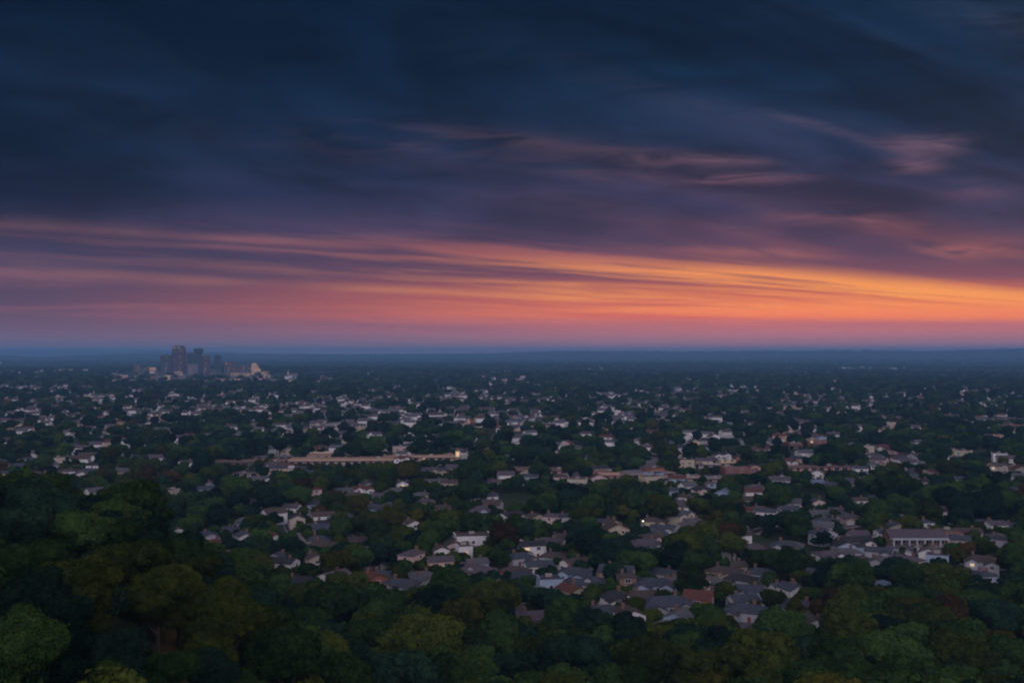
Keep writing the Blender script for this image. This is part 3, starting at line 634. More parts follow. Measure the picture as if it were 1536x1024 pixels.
shop(1166, 1200, 624, 3.4, 26, 'sand', 'rust', 'distant sand coloured store far beyond the brick school', None)
shop(888, 906, 628, 4, 20, 'pale', 'white', 'distant pale store among scattered far houses', None)
shop(684, 700, 596, 3, 24, 'pale', 'white', 'far off white warehouse in the wooded middle distance', None)
shop(1244, 1262, 590, 3.2, 24, 'buff', 'white', 'far off buff hall with a bright front beyond the suburb', None, lit=2)
shop(536, 560, 560, 3.4, 40, 'buff', 'white', 'tiny bright roofed works beyond the downtown highway', None, lit=1)
shop(956, 972, 556, 2.0, 60, 'buff', 'white', 'tiny glowing shed near the far ridge', None, lit=2)
shop(1004, 1018, 582, 4.0, 30, 'rose', 'rust', 'far rose coloured plant in the hazy plain', None, lit=1)
shop(1060, 1090, 692, 6, 14, 'pale', 'grey', 'pale grey workshop above the long white shed', None)
shop(336, 400, 716, 5, 14, 'pale', 'grey', 'pale flat depot this side of the boulevard near the woods', None)

# ------------------------------------------------------------------ colonnaded apartment terrace, lower right
def colonnade():
    x0, y0 = hit(1340, 832); x1, y1 = hit(1424, 832)
    cx, cy = (x0 + x1) / 2, (y0 + y1) / 2; W = math.hypot(x1 - x0, y1 - y0); z = float(ground(cx, cy))
    root = empty('apartment_terrace', (cx, cy, z), math.atan2(y1 - y0, x1 - x0)); hx = W / 2
    b_ = MB(); b_.box(-hx, hx, 2.6, 12, -2, 6.6); b_.build('wall', WALL['brown brick'], root)
    wm, rm = MB(), MB(); gable_block(wm, rm, -hx, hx, 2.58, 12.02, 6.4, 6.7, 2.2); rm.build('roof', ROOF['mauve'], root); wm.build('gable', WALL['brown brick'], root)
    e = MB(); e.box(-hx - .2, hx + .2, -.2, 2.55, 5.9, 6.35); e.build('portico_beam', WALL['pale grey'], root)
    e = MB(); e.box(-hx, hx, 0, 2.55, 3.0, 3.2); e.build('balcony', WALL['pale grey'], root)
    for k in range(8):
        p = MB(); xx = -hx + .3 + (W - .6) * k / 7; p.box(xx - .28, xx + .28, -.1, .46, -1.5, 2.98); p.box(xx - .28, xx + .28, -.1, .46, 3.22, 5.88); p.build('column', WALL['pale grey'], root)
    for k in range(7):
        xx = -hx + .3 + (W - .6) * (k + .5) / 7
        for zz in (.6, 3.8): window(root, xx, 2.6, zz, 1.7, 1.6, 'f', 1, k == 3 and zz < 1)
    tag(root, 'brown terrace with a pale two storey colonnade along its front', 'apartment building')
    SHOPS.append(dict(x=cx, y=cy + 6, W=W, D=12, h=7, rot=0, lm='the terrace with the pale colonnade', px=1382, py=832, root=root))
colonnade()

# ------------------------------------------------------------------ downtown towers
def facade(name, col, wcol, sx=3.2, sz=3.8, lit=None, gloss=.35):
    m = bpy.data.materials.new(name); m.use_nodes = True; m.node_tree.nodes.clear(); N = NT(m.node_tree)
    t = N.new('ShaderNodeTexCoord'); sp_ = N.new('ShaderNodeSeparateXYZ'); N.l.new(t.outputs['Object'], sp_.inputs[0])
    s = N.m('ADD', sp_.outputs[0], sp_.outputs[1])
    fx = N.m('FRACT', N.m('DIVIDE', s, sx)); fz = N.m('FRACT', N.m('DIVIDE', sp_.outputs[2], sz))
    on = N.m('MULTIPLY', N.m('GREATER_THAN', fx, .28), N.m('GREATER_THAN', fz, .38))
    c = N.mix(on, N.mix(N.noise(t.outputs['Object'], .06, 3), tuple(v * .8 for v in col), tuple(min(1, v * 1.15) for v in col)), wcol)
    b = N.new('ShaderNodeBsdfPrincipled'); N.put(b.inputs['Base Color'], c); N.put(b.inputs['Roughness'], N.m('SUBTRACT', .8, N.m('MULTIPLY', on, .8 - gloss)))
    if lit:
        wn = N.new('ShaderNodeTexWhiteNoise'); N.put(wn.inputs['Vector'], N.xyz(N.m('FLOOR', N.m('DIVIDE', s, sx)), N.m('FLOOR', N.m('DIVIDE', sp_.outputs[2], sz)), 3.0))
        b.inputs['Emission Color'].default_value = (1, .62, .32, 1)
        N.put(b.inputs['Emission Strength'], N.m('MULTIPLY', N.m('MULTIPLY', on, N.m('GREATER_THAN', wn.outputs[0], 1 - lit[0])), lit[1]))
    o = N.new('ShaderNodeOutputMaterial'); N.l.new(b.outputs[0], o.inputs[0])
    return m
FC = {'mauve': facade('mauve_granite_facade', (.07, .038, .048), (.03, .022, .03), lit=(.03, .6)), 'dark': facade('dark_glass_facade', (.035, .045, .06), (.02, .03, .045), gloss=.2),
      'grey': facade('grey_facade', (.05, .045, .06), (.03, .03, .04), lit=(.03, .5)), 'brown': facade('brown_facade', (.08, .05, .055), (.05, .04, .05), lit=(.06, .6)),
      'lit': facade('sunset_glow_cream_facade', (.58, .37, .24), (.30, .19, .13), lit=(.3, .5)), 'pale': facade('pale_concrete_facade', (.18, .145, .16), (.08, .06, .08), lit=(.06, .4)), 'glowrow': facade('sunset_glow_low_facade', (.40, .26, .18), (.2, .14, .1), lit=(.2, .5))}  # cream and low facades: sunset reflection put into wall colour and window emission
capm = mat('tower_cap', (.07, .065, .08), .7, .2, .1)
TOWN = []
def tower(pl, pr, base, top, depth, mt, label, shape='box', cat='tower block', name='tower', lm=None):
    x, y = hit((pl + pr) / 2, base); k = y / F; W = (pr - pl) * k * .97; z = float(ground(x, y))
    h = (EYE + (530 - top) * k) - z
    root = empty(name, (x, y, z), -math.atan2(x, y) * .8); hx = W / 2; D = depth
    def oct_(a, d_, c_): return [(-a + c_, -d_), (a - c_, -d_), (a, -d_ + c_), (a, d_ - c_), (a - c_, d_), (-a + c_, d_), (-a, d_ - c_), (-a, -d_ + c_)]
    b_ = MB(); c = MB(); hd = D / 2
    if shape == 'round':
        b_.prism(oct_(hx, hd, hx * .22), -4, h * .80); b_.build('shaft', FC[mt], root)
        m2 = MB(); m2.prism(oct_(hx * .985, hd * .985, hx * .25), h * .80 + .01, h * .89, oct_(hx * .93, hd * .93, hx * .3)); m2.prism(oct_(hx * .93, hd * .93, hx * .3), h * .89 + .01, h * .965, oct_(hx * .74, hd * .74, hx * .3)); m2.build('crown', FC[mt], root)
        c.prism(oct_(hx * .72, hd * .72, hx * .28), h * .965 + .01, h * .99, oct_(hx * .55, hd * .55, hx * .2)); c.build('cap', capm, root)
        p = MB(); p.box(-hx * .55, hx * .55, -hd - 5, -hd + 1, -3, h * .12); p.build('entrance_block', FC['glowrow'], root)
    elif shape == 'flare':
        b_.prism(oct_(hx * .66, hd * .8, 1.5), -4, h * .76); b_.build('shaft', FC[mt], root)
        m2 = MB(); m2.prism(oct_(hx * .66, hd * .8, 1.5), h * .76 + .01, h * .86, oct_(hx, hd, 1.5)); m2.prism(oct_(hx, hd, 1.5), h * .86 + .01, h * .985); m2.build('crown', FC[mt], root)
        c.box(-hx * .6, hx * .6, -hd * .5, hd * .5, h * .985, h); c.build('cap', capm, root)
    elif shape == 'foot':
        b_.prism(oct_(hx, hd, 1), h * .18, h * .97); b_.build('shaft', FC[mt], root)
        m2 = MB(); m2.prism(oct_(hx * 1.7, hd * 1.5, 1), -4, h * .179, oct_(hx * 1.02, hd * 1.02, 1)); m2.build('plinth', FC[mt], root)
        c.box(-hx * .7, hx * .7, -hd * .6, hd * .6, h * .97 + .01, h); c.build('cap', capm, root)
    elif shape == 'step':
        b_.prism(oct_(hx, hd, .5), -4, h * .55); b_.build('base_block', FC[mt], root)
        m2 = MB(); m2.box(-hx * .96, hx * .55, -hd * .9, hd * .9, h * .55 + .01, h * .8); m2.build('middle_block', FC[mt], root)
        c.box(-hx * .9, hx * .12, -hd * .8, hd * .8, h * .8 + .02, h); c.build('upper_block', FC[mt], root)
    else:
        b_.prism(oct_(hx, hd, min(2, hx * .1)), -4, h * .955); b_.build('shaft', FC[mt], root)
        m2 = MB(); m2.prism(oct_(hx * 1.01, hd * 1.01, min(2, hx * .1)), h * .955 + .01, h * .975); m2.build('parapet', capm, root)
        c.box(-hx * .45, hx * .35, -hd * .4, hd * .5, h * .975 + .01, h); c.build('cap', capm, root)
    tag(root, label, cat, 'tower blocks of the far downtown')
    TOWN.append(dict(x=x, y=y, W=W, D=D, lm=lm))
tower(258, 279, 562, 517.5, 44, 'mauve', 'tallest downtown tower in mauve granite with a rounded shouldered top', 'round', lm='the tallest tower')
tower(241, 258, 562, 532, 36, 'grey', 'grey square tower standing close against the tallest tower', lm='the grey square tower')
tower(281, 296, 560, 528.5, 34, 'dark', 'dark broad tower joined to the flared topped one')
tower(290.5, 305, 559, 522.2, 32, 'dark', 'dark tower whose top flares out wider than its shaft', 'flare')
tower(303, 315, 563, 532.5, 30, 'mauve', 'slim mauve tower between the flared one and the thin dark one')
tower(297.5, 304.5, 567, 546, 22, 'dark', 'short narrow black block in front of the flared tower')
tower(281, 297, 563, 545, 26, 'pale', 'low pale block at the foot of the dark broad tower')
tower(321.5, 331.5, 561, 532.5, 24, 'dark', 'thin dark tower on a spreading foot', 'foot')
tower(336, 353, 564, 542, 30, 'brown', 'squat brown block beside the thin dark tower')
tower(353, 378, 562, 547, 36, 'brown', 'wide brown office slab before the glowing cream building')
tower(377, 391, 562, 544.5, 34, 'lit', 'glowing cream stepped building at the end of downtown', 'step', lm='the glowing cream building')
tower(390, 406, 563.5, 556.5, 30, 'glowrow', 'low glowing annex stretching beyond the cream stepped building')
tower(346, 376, 564.5, 558.5, 20, 'glowrow', 'long low lit range in front of the wide brown slab')
tower(200, 216, 561, 546, 34, 'brown', 'stepped orange lit hotel at the near edge of downtown', 'step')
tower(216, 224, 561, 551, 24, 'brown', 'little brown block between the orange hotel and the lit cube')
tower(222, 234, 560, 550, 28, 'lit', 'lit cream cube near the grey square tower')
tower(232, 241, 562, 555, 22, 'brown', 'small dim block between the lit cube and the grey square tower')
tower(315, 322, 562, 553, 24, 'pale', 'small pale block squeezed between two dark towers')
# church spire beyond
x, y = hit(440, 568); z = float(ground(x, y)); root = empty('church', (x, y, z), .2); k = y / F
b_ = MB(); b_.box(-14, 14, -9, 9, -2, 9); b_.build('nave', SHOP['pale'], root)
b_ = MB(); gw_, gr_ = MB(), MB(); gable_block(gw_, gr_, -14, 14, -9, 9, 8, 9.2, 6); gr_.build('roof', flat_r['rust'], root); gw_.build('gable', SHOP['pale'], root)
b_ = MB(); b_.box(-18.5, -14.05, -2.4, 2.4, -2, 17); st_ = b_.build('steeple', SHOP['buff'], root)
b_ = MB(); b_.prism([(-18.8, -2.7), (-13.8, -2.7), (-13.8, 2.7), (-18.8, 2.7)], 17, 30, [(-16.4, -.1), (-16.2, -.1), (-16.2, .1), (-16.4, .1)]); b_.build('spire', SHOP['pale'], st_)
tag(root, 'pale church with a pointed spire past the downtown blocks', 'church')
# low midtown blocks along the highway
rr = random.Random(5)
TB = [(176,566,'pale'),(186,568,'rose'),(196,569,'pale'),(207,567,'buff'),(219,570,'pale'),(229,568,'brick'),(240,571,'pale'),(251,569,'buff'),(262,573,'dark'),(273,569,'pale'),(284,572,'rose'),(296,576,'pale'),(309,574,'pale'),(320,570,'dark'),(332,573,'rose'),(345,569,'pale'),(356,573,'buff'),(368,572,'pale'),(380,573,'pale'),(392,570,'rose'),(404,574,'pale'),(416,579,'pale'),(428,572,'dark')]
for i, (px, py, wl) in enumerate(TB):
    x, y = hit(px, py); z = float(ground(x, y)); W = rr.uniform(14, 30); D = rr.uniform(12, 20); h = rr.uniform(5, 13)
    root = empty('midtown_block', (x, y, z), -math.atan2(x, y)); mb = MB(); mb.box(-W / 2, W / 2, 0, D, -2, h); mb.build('wall', FC['pale'] if wl == 'pale' else SHOP[wl], root)
    mb = MB(); mb.box(-W / 2 - .3, W / 2 + .3, -.3, D, h + .004, h + .7); mb.build('roof', flat_r[rr.choice(['white', 'grey', 'tan'])], root)
    TOWN.append(dict(x=x, y=y, W=W, D=D, lm=None, root=root, wl=wl, i=i, h=h))
near_t = {0: 'the orange lit hotel', 6: 'the grey square tower', 8: 'the tallest tower', 11: 'the short narrow black block', 14: 'the thin dark tower', 17: 'the wide brown office slab', 20: 'the glowing cream annex'}
cw = {'pale': 'pale concrete', 'rose': 'rose coloured', 'buff': 'buff stone', 'brick': 'red brick', 'dark': 'dark rendered'}
ow = ['first', 'second', 'third', 'fourth', 'fifth', 'sixth', 'seventh', 'eighth', 'ninth', 'tenth', 'eleventh', 'twelfth', 'thirteenth', 'fourteenth', 'fifteenth', 'sixteenth', 'seventeenth', 'eighteenth', 'nineteenth', 'twentieth']
last = None; cnt = 0
for q in TOWN:
    if 'root' not in q: continue
    if q['i'] in near_t: last = near_t[q['i']]; cnt = 0
    tag(q['root'], f"low {cw[q['wl']]} block, {ow[cnt]} along the highway rightward from {last}", 'office block', 'low blocks along the downtown highway'); cnt += 1

# ------------------------------------------------------------------ screen bookkeeping used to lay out the wood around the houses
for q in HOUSES:
    q['z'] = float(ground(q['x'], q['y'])); q['h'] = HGT[q['st']] * .88
    q['px'], q['py'] = project(q['x'], q['y'], q['z']); q['k'] = F / math.hypot(q['x'], q['y'])
    q['hw'] = q['W'] * .5 * q['k']; q['top'] = q['py'] - q['h'] * q['k']
BX = [(q['px'], q['py'], q['top'], q['hw'], q['y'], q['x'], q['W'], q['key']) for q in HOUSES]
for s in SHOPS:
    kk = F / math.hypot(s['x'], s['y']); px_, py_ = project(s['x'], s['y'], float(ground(s['x'], s['y'])))
    n = max(1, int(s['W'] / 16))
    for j in range(n):
        o_ = -s['W'] / 2 + s['W'] * (j + .5) / n; xx = s['x'] + o_ * math.cos(s['rot']); yy = s['y'] + o_ * math.sin(s['rot']) + s['D'] / 2
        pxx, pyy = project(xx, yy - s['D'] / 2, float(ground(xx, yy)))
        BX.append((pxx, pyy, pyy - s['h'] * kk, s['W'] / n * kk / 2, yy - s['D'] / 2, xx, s['D'] + 4, s['y'] < 1200))
BXA = np.array([[float(v) for v in b_] for b_ in BX])
RP = np.array(ROADPTS)

def value_noise(x, y, s, seed=0):
    x = np.asarray(x) / s; y = np.asarray(y) / s
    def hsh(i, j): v = np.sin(i * 127.1 + j * 311.7 + seed * 74.7) * 43758.5453; return v - np.floor(v)
    i, j = np.floor(x), np.floor(y); fx, fy = x - i, y - j; fx = fx * fx * (3 - 2 * fx); fy = fy * fy * (3 - 2 * fy)
    return (hsh(i, j) * (1 - fx) + hsh(i + 1, j) * fx) * (1 - fy) + (hsh(i, j + 1) * (1 - fx) + hsh(i + 1, j + 1) * fx) * fy
FARH = []
cl_px = [(random.uniform(-80, 1620), 533 + 104 * random.random() ** 1.1) for _ in range(3000)]
for px, py in cl_px:
    if random.random() > .55 + .45 * (py > 560): continue
    x, y = hit(px, py)
    if y > 9500 or (160 < px < 450 and 545 < py < 563) or (150 < px < 460 and 2250 < y < 3900) or value_noise(x, y, 420, 33) < .30: continue
    if y < 1750 and random.random() < .5: continue
    if y > 2300 and random.random() < .38: continue
    for _ in range(random.randint(2, 6)):
        sp_ = 28 + y * .016
        xx, yy = x + random.gauss(0, sp_ * 1.5), y + random.gauss(0, sp_); sc_ = 1 + max(0, y - 2500) / 3500
        FARH.append((xx, yy, float(ground(xx, yy)) + (0 if y < 2500 else 4), random.gauss(0, .4), sc_ * random.uniform(.5, .95), random.uniform(.9, 1.5), random.randrange(9)))
CLEAR = set()                    # lawns and streets in front of the far houses
for x_, y_ in [(q['x'], q['y']) for q in HOUSES if q['y'] > 650] + [(v[0], v[1]) for v in FARH]:
    if y_ > 1100 and random.random() < .3: continue
    n_ = 2 if y_ < 1300 else 3
    for j_ in range(n_):
        CLEAR.add((int(x_ // 16), int((y_ - 4 - 14 * j_) // 16))); 
        if y_ > 1600: CLEAR.add((int(x_ // 16) + random.choice((-1, 1)), int((y_ - 4 - 14 * j_) // 16)))

# ------------------------------------------------------------------ trees: candidate sites
TREES = []
def band(r0, r1, step, azl, near):
    ys = []; r = r0
    while r < r1:
        a = -azl; da = step / r
        off = random.random() * da
        while a < azl:
            rr_ = r + random.uniform(-.38, .38) * step; aa = a + off + random.uniform(-.38, .38) * da
            ys.append((rr_ * math.sin(aa), rr_ * math.cos(aa))); a += da
        r += step * .92
    return ys
def place(cands, base, keep):
    for x, y in cands:
        r = math.hypot(x, y); s = base * random.uniform(.72, 1.28)
        if r > 650 and (int(x // 16), int(y // 16)) in CLEAR and random.random() < .88: continue
        nz = value_noise(x, y, 70, 3); s *= .82 + .36 * nz
        if r < 115: s = min(s, .55 + .0035 * r)
        if base < .5 and TREES and min((t_['x'] - x) ** 2 + (t_['y'] - y) ** 2 for t_ in TREES[-1:]) < 9: continue
        wood = 1 - sstep(r, 250, 420) if x > -100 else 1 - sstep(r, 330, 480)
        if random.random() > wood + (1 - wood) * keep: continue
        if wood < .5 and value_noise(x, y, 55, 9) < .16: continue
        z = float(ground(x, y)); rc = 6.3 * s
        dd = np.hypot(BXA[:, 5] - x, BXA[:, 4] - y)
        if (dd < BXA[:, 6] * .42 + rc * .36).any(): continue
        if len(RP) and (np.hypot(RP[:, 0] - x, RP[:, 1] - y) < RP[:, 2] / 2 + rc * .55).any(): continue
        px, py = project(x, y, z); k = F / r; top = py - 14.5 * s * k; cw_ = rc * k
        ov = (BXA[:, 4] > y) & (np.abs(BXA[:, 0] - px) < (BXA[:, 3] + cw_) * .70) & (top < BXA[:, 1] - (BXA[:, 1] - BXA[:, 2]) * .50) & (py > BXA[:, 2])
        if ov.any():
            strong = bool((BXA[ov, 7] > .5).any()) and random.random() < .97
            need = (BXA[ov, 1] - (BXA[ov, 1] - BXA[ov, 2]) * .50).max()
            s2 = (py - need) / (14.5 * k)
            if strong:
                if s2 < .26: continue
                s = min(s, s2 * 1.0)
            elif random.random() < .5: continue
        TREES.append(dict(x=float(x), y=float(y), z=z, s=s, r=r, px=px, py=py))
place(band(66, 420, 6.9, R(38), True), .80, .93)
place(band(420, 900, 10.5, R(36), True), .86, .84)
place(band(280, 800, 6.6, R(36), False), .46, .74)
place(band(900, 1700, 14.0, R(34), False), .84, .86)
# hand placed crowns that stand out on the near slope: pixel of the crown centre, crown width in pixels, distance, colour
HEROES = [(318, 1016, 110, 0, 'dark green'), (250, 1008, 110, 0, 'mid green'), (170, 1000, 150, 0, 'dark green'), (600, 1012, 120, 0, 'dark green'), (330, 935, 170, 0, 'olive green'), (240, 900, 150, 0, 'olive green'), (60, 930, 200, 0, 'dark green'), (420, 985, 150, 0, 'mid green'), (110, 800, 120, 0, 'mid green'), (190, 850, 140, 0, 'olive green'), (640, 965, 150, 0, 'olive green'),
          (690, 922, 90, 0, 'yellowing'), (560, 960, 120, 0, 'mid green'), (505, 905, 100, 0, 'mid green'), (735, 900, 100, 0, 'olive green'), (1140, 990, 150, 0, 'olive green'), (1275, 955, 120, 0, 'olive green'),
          (1330, 985, 130, 0, 'mid green'), (860, 985, 120, 0, 'dark green'), (975, 990, 120, 0, 'olive green'), (1440, 985, 120, 0, 'olive green'), (480, 965, 110, 0, 'dark green'), (300, 855, 90, 0, 'olive green'), (238, 822, 60, 0, 'yellowing'),
          (1490, 925, 100, 0, 'dark green'), (1395, 935, 100, 0, 'olive green')]
HT = []
for px, py, wpx, dist0, cn in HEROES:
    wpx *= .82
    dxx, dzz = (px - 768) / F, (512 - py) / F; best = None
    for dist in np.arange(60, 300, 1.5):                 # where along the line of sight a crown of this width stands on the ground
        x = dxx * dist; zc = EYE + (ST + dzz * CT) / (CT - dzz * ST) * dist; s = wpx * dist / F / 12.6
        e_ = abs(zc - 8.6 * s - float(ground(x, dist)))
        if best is None or e_ < best[0]: best = (e_, x, dist, s)
    _, x, y, s = best
    HT.append(dict(x=x, y=y, z=float(ground(x, y)), s=s, r=math.hypot(x, y), px=px, py=py, col=cn, hero=True))
    if 0: print('hero', px, py, 'dist', round(y), 'scale', round(s, 2), 'err', round(best[0], 1))
TREES = HT + [t_ for t_ in TREES if all((t_['x'] - h_['x']) ** 2 + (t_['y'] - h_['y']) ** 2 > (3.6 * h_['s']) ** 2 and not (t_['y'] < h_['y'] and abs(t_['px'] - h_['px']) < 5 * (t_['s'] + h_['s']) * F / h_['r'] and t_['r'] > h_['r'] - 40 and t_['py'] - 14.5 * t_['s'] * F / t_['r'] < h_['py']) for h_ in HT)]

# ------------------------------------------------------------------ which of them show largest
GW, GH = 768, 512
buf = np.zeros((GH, GW), bool)
items = [('t', t_) for t_ in TREES if t_['r'] < 1000] + [('h', q) for q in HOUSES] + [('s', s) for s in SHOPS]
items.sort(key=lambda it: it[1]['y'])
for kd, q in items:
    if kd == 's':
        b_ = None; continue
    k = F / math.hypot(q['x'], q['y'])
    if kd == 't':
        px, py = project(q['x'], q['y'], q['z']); a = (px - 5.8 * q['s'] * k, px + 5.8 * q['s'] * k, py - 14 * q['s'] * k, py - 3 * q['s'] * k)
    else: a = (q['px'] - q['hw'], q['px'] + q['hw'], q['top'], q['py'])
    x0, x1, y0, y1 = [int(round(v / 2)) for v in a]; x0, x1 = max(0, x0), min(GW, x1 + 1); y0, y1 = max(0, y0), min(GH, y1 + 1)
    if x0 >= x1 or y0 >= y1: q['vis'] = 0; continue
    sub = buf[y0:y1, x0:x1]; q['vis'] = int((~sub).sum()); sub[:] = True
near_t_ = sorted([t_ for t_ in TREES if t_.get('vis', 0) > 0], key=lambda t_: -t_['vis'] - (1e6 if t_.get('hero') else 0))[:300]
ids = {id(t_) for t_ in near_t_}
REST = [t_ for t_ in TREES if id(t_) not in ids]
hs_ = sorted([q for q in HOUSES if q.get('vis', 0) > 0], key=lambda q: -q['vis'] - (1e6 if q['key'] else 0))[:300]
hid = {id(q) for q in hs_}
STUFFH = [q for q in HOUSES if id(q) not in hid]
print('trees', len(TREES), 'houses', len(HOUSES), 'key', sum(q['key'] for q in HOUSES))

# ------------------------------------------------------------------ labels: each thing said by look and by its neighbour
LMS = [(q['px'], (q['py'] + q['top']) / 2, q['lm'], q) for q in HOUSES if q.get('lm')] + [(s['px'], s['py'] - 4, s['lm'], s) for s in SHOPS if s['lm']]
def anchor_labels(items_, describe):
    bins = {}
    for q, px, py in items_:
        best = min(LMS, key=lambda L: ((L[0] - px) / 1.3) ** 2 + ((L[1] - py) * 1.6) ** 2 + (1e9 if L[3] is q else 0))
        dx_, dy_ = px - best[0], (py - best[1]) * 1.5
        if abs(dx_) >= abs(dy_): dr = 'right of' if dx_ > 0 else 'left of'
        else: dr = 'in front of' if dy_ > 0 else 'beyond'
        bins.setdefault((best[2], dr), []).append((math.hypot(dx_, dy_), q))
    for (ph, dr), l in bins.items():
        l.sort(key=lambda v: v[0]); byc = {}
        for d_, q in l:
            ds = describe(q); room = 16 - len(ph.split()) - len(dr.split()) - 1
            for cut in (' with %s roof' % q.get('roof', '-'), ' narrow', ' storey', 'huge ', 'big ', 'rounded ', 'broad ', 'upright ', ' two', ' low', ' many', ' fronted'):
                if len(ds.split()) > room: ds = ds.replace(cut, '', 1)
            byc.setdefault(ds, []).append(q)
        for ds, qs in byc.items():
            for n_, q in enumerate(qs):
                o_ = '' if len(qs) == 1 else ('nearest ' if n_ == 0 else (ow[n_] if n_ < len(ow) else 'farthest') + ' ')
                q['label'] = f"{ds}, {o_}{dr} {ph}" if o_ or True else ''

STN = {'ranch': 'bungalow', 'hip': 'hipped house', 'two': 'two storey house', 'cross': 'many gabled house', 'tall': 'tall narrow house', 'box': 'flat roofed house', 'gable': 'low gabled house', 'front': 'gable fronted house'}
def hdesc(q):
    rf = {'grey': 'grey', 'mauve': 'mauve', 'slate': 'slate', 'charcoal': 'charcoal', 'brown': 'brown', 'red': 'red', 'blue': 'blue'}[q['roof']]
    return f"{q['wall']} {STN[q['st']]}" + ('' if q['st'] == 'box' else f" with {rf} roof")
anchor_labels([(q, q['px'], (q['py'] + q['top']) / 2) for q in hs_ if not q['lm']], hdesc)
for q in hs_:
    if q['lm']: q['label'] = q['lm'][4:] if len(q['lm'].split()) > 4 else q['lm'][4:] + ' amid the suburb'
for q in hs_:
    rr = random.Random(int(q['x'] * 13 + q['y'] * 7)); r = math.hypot(q['x'], q['y'])
    dt = 2 if r < 460 else 1
    root = build_house(q['x'], q['y'], q['rot'], q['st'], q['W'], q['D'], q['wall'], q['roof'], dt, rr=rr, lit=.045)
    root.scale = (1, 1, .84)
    tag(root, q['label'], 'house', 'houses of the suburb between the trees')

# ------------------------------------------------------------------ parked cars on the streets
car_m = [mat('car_paint_' + n, c, .35, .05, spec=.6) for n, c in (('silver', (.35, .36, .38)), ('black', (.03, .03, .035)), ('white', (.6, .6, .62)), ('red', (.25, .03, .03)), ('blue', (.05, .09, .2)))]
tyre = mat('tyre', (.02, .02, .02), .9); lampm = mat('headlamp', (.6, .6, .6), .2)
def build_car(x, y, rz, mi, label):
    z = float(ground(x, y)) + .17; root = empty('parked_car', (x, y, z), rz)
    prof = [(-2.15, .32), (2.15, .32), (2.2, .62), (2.05, .86), (1.05, .95), (.45, 1.42), (-1.05, 1.44), (-1.75, 1.0), (-2.15, .92)]
    b_ = MB(); n = len(prof)
    b_.solid([(px_, -.86, pz) for px_, pz in prof] + [(px_, .86, pz) for px_, pz in prof], [tuple(range(n)), tuple(range(2 * n - 1, n - 1, -1))] + [(i, n + i, n + (i + 1) % n, (i + 1) % n) for i in range(n)])
    b_.build('body', car_m[mi], root)
    for s_ in (-1, 1):
        wd_ = MB(); q_ = [(.92, .98), (.42, 1.36), (-1.0, 1.38), (-1.55, 1.0)]; wd_.solid([(a, s_ * .865, c_) for a, c_ in q_] + [(a, s_ * .84, c_) for a, c_ in q_], [(0, 1, 2, 3), (7, 6, 5, 4), (0, 4, 5, 1), (1, 5, 6, 2), (2, 6, 7, 3), (3, 7, 4, 0)]); wd_.build('side_window', glass, root)
        hl = MB(); hl.box(2.08, 2.215, s_ * .62 - .16, s_ * .62 + .16, .62, .76); hl.build('headlight', lampm, root)
        for xx in (-1.35, 1.35):
            wh = MB(); wh.tube((xx, s_ * .70, .32), (xx, s_ * .9, .32), .32, .32, 14); wh.build('wheel', tyre, root)
    ws_ = MB(); ws_.solid([(1.06, -.72, .965), (1.06, .72, .965), (.47, .66, 1.41), (.47, -.66, 1.41), (1.03, -.72, .94), (1.03, .72, .94), (.44, .66, 1.385), (.44, -.66, 1.385)], [(0, 1, 2, 3), (0, 4, 5, 1), (1, 5, 6, 2), (2, 6, 7, 3), (3, 7, 4, 0)]); ws_.build('windscreen', glass, root)
    tag(root, label, 'car', 'cars parked along the suburban streets')
cn_ = ['silver', 'black', 'white', 'red', 'blue']
plan = [(0, 'on the curved street below the pale blue houses', 6), (2, 'on the street past the white flat roofed block', 5), (3, 'on the street before the colonnaded terrace', 5)]
for ri, ph, n in plan:
    pts, wd = ROADLINES[ri]; used = {}
    for k in range(n):
        i = int((k + .5) / n * (len(pts) - 2)); (x0, y0), (x1, y1) = pts[i], pts[i + 1]; a = math.atan2(y1 - y0, x1 - x0)
        mi = (k * 2 + ri) % 5; c_ = cn_[mi]; used[c_] = used.get(c_, 0) + 1
        build_car(x0 - math.sin(a) * (wd / 2 - 1.2), y0 + math.cos(a) * (wd / 2 - 1.2), a, mi, f"{'' if used[c_] == 1 else 'second '}{c_} car parked {ph}")
# one street lamp, already lit
x, y = hit(961, 806); z = float(ground(x, y)); root = empty('street_lamp', (x, y, z))
b_ = MB(); b_.tube((0, 0, 0), (0, 0, 7), .10, .06, 8); b_.tube((0, 0, 6.9), (.9, -.5, 7.3), .05, .04, 6); b_.build('post', capm, root)
b_ = MB(); b_.box(.7, 1.3, -.75, -.35, 7.2, 7.35); b_.build('lamp_head', mat('lamp_glow', (.9, .9, .8), .4, .05, emit=((1, .86, .62), 6)), root)
tag(root, 'single lit street lamp above the broad mauve hipped house', 'street lamp')

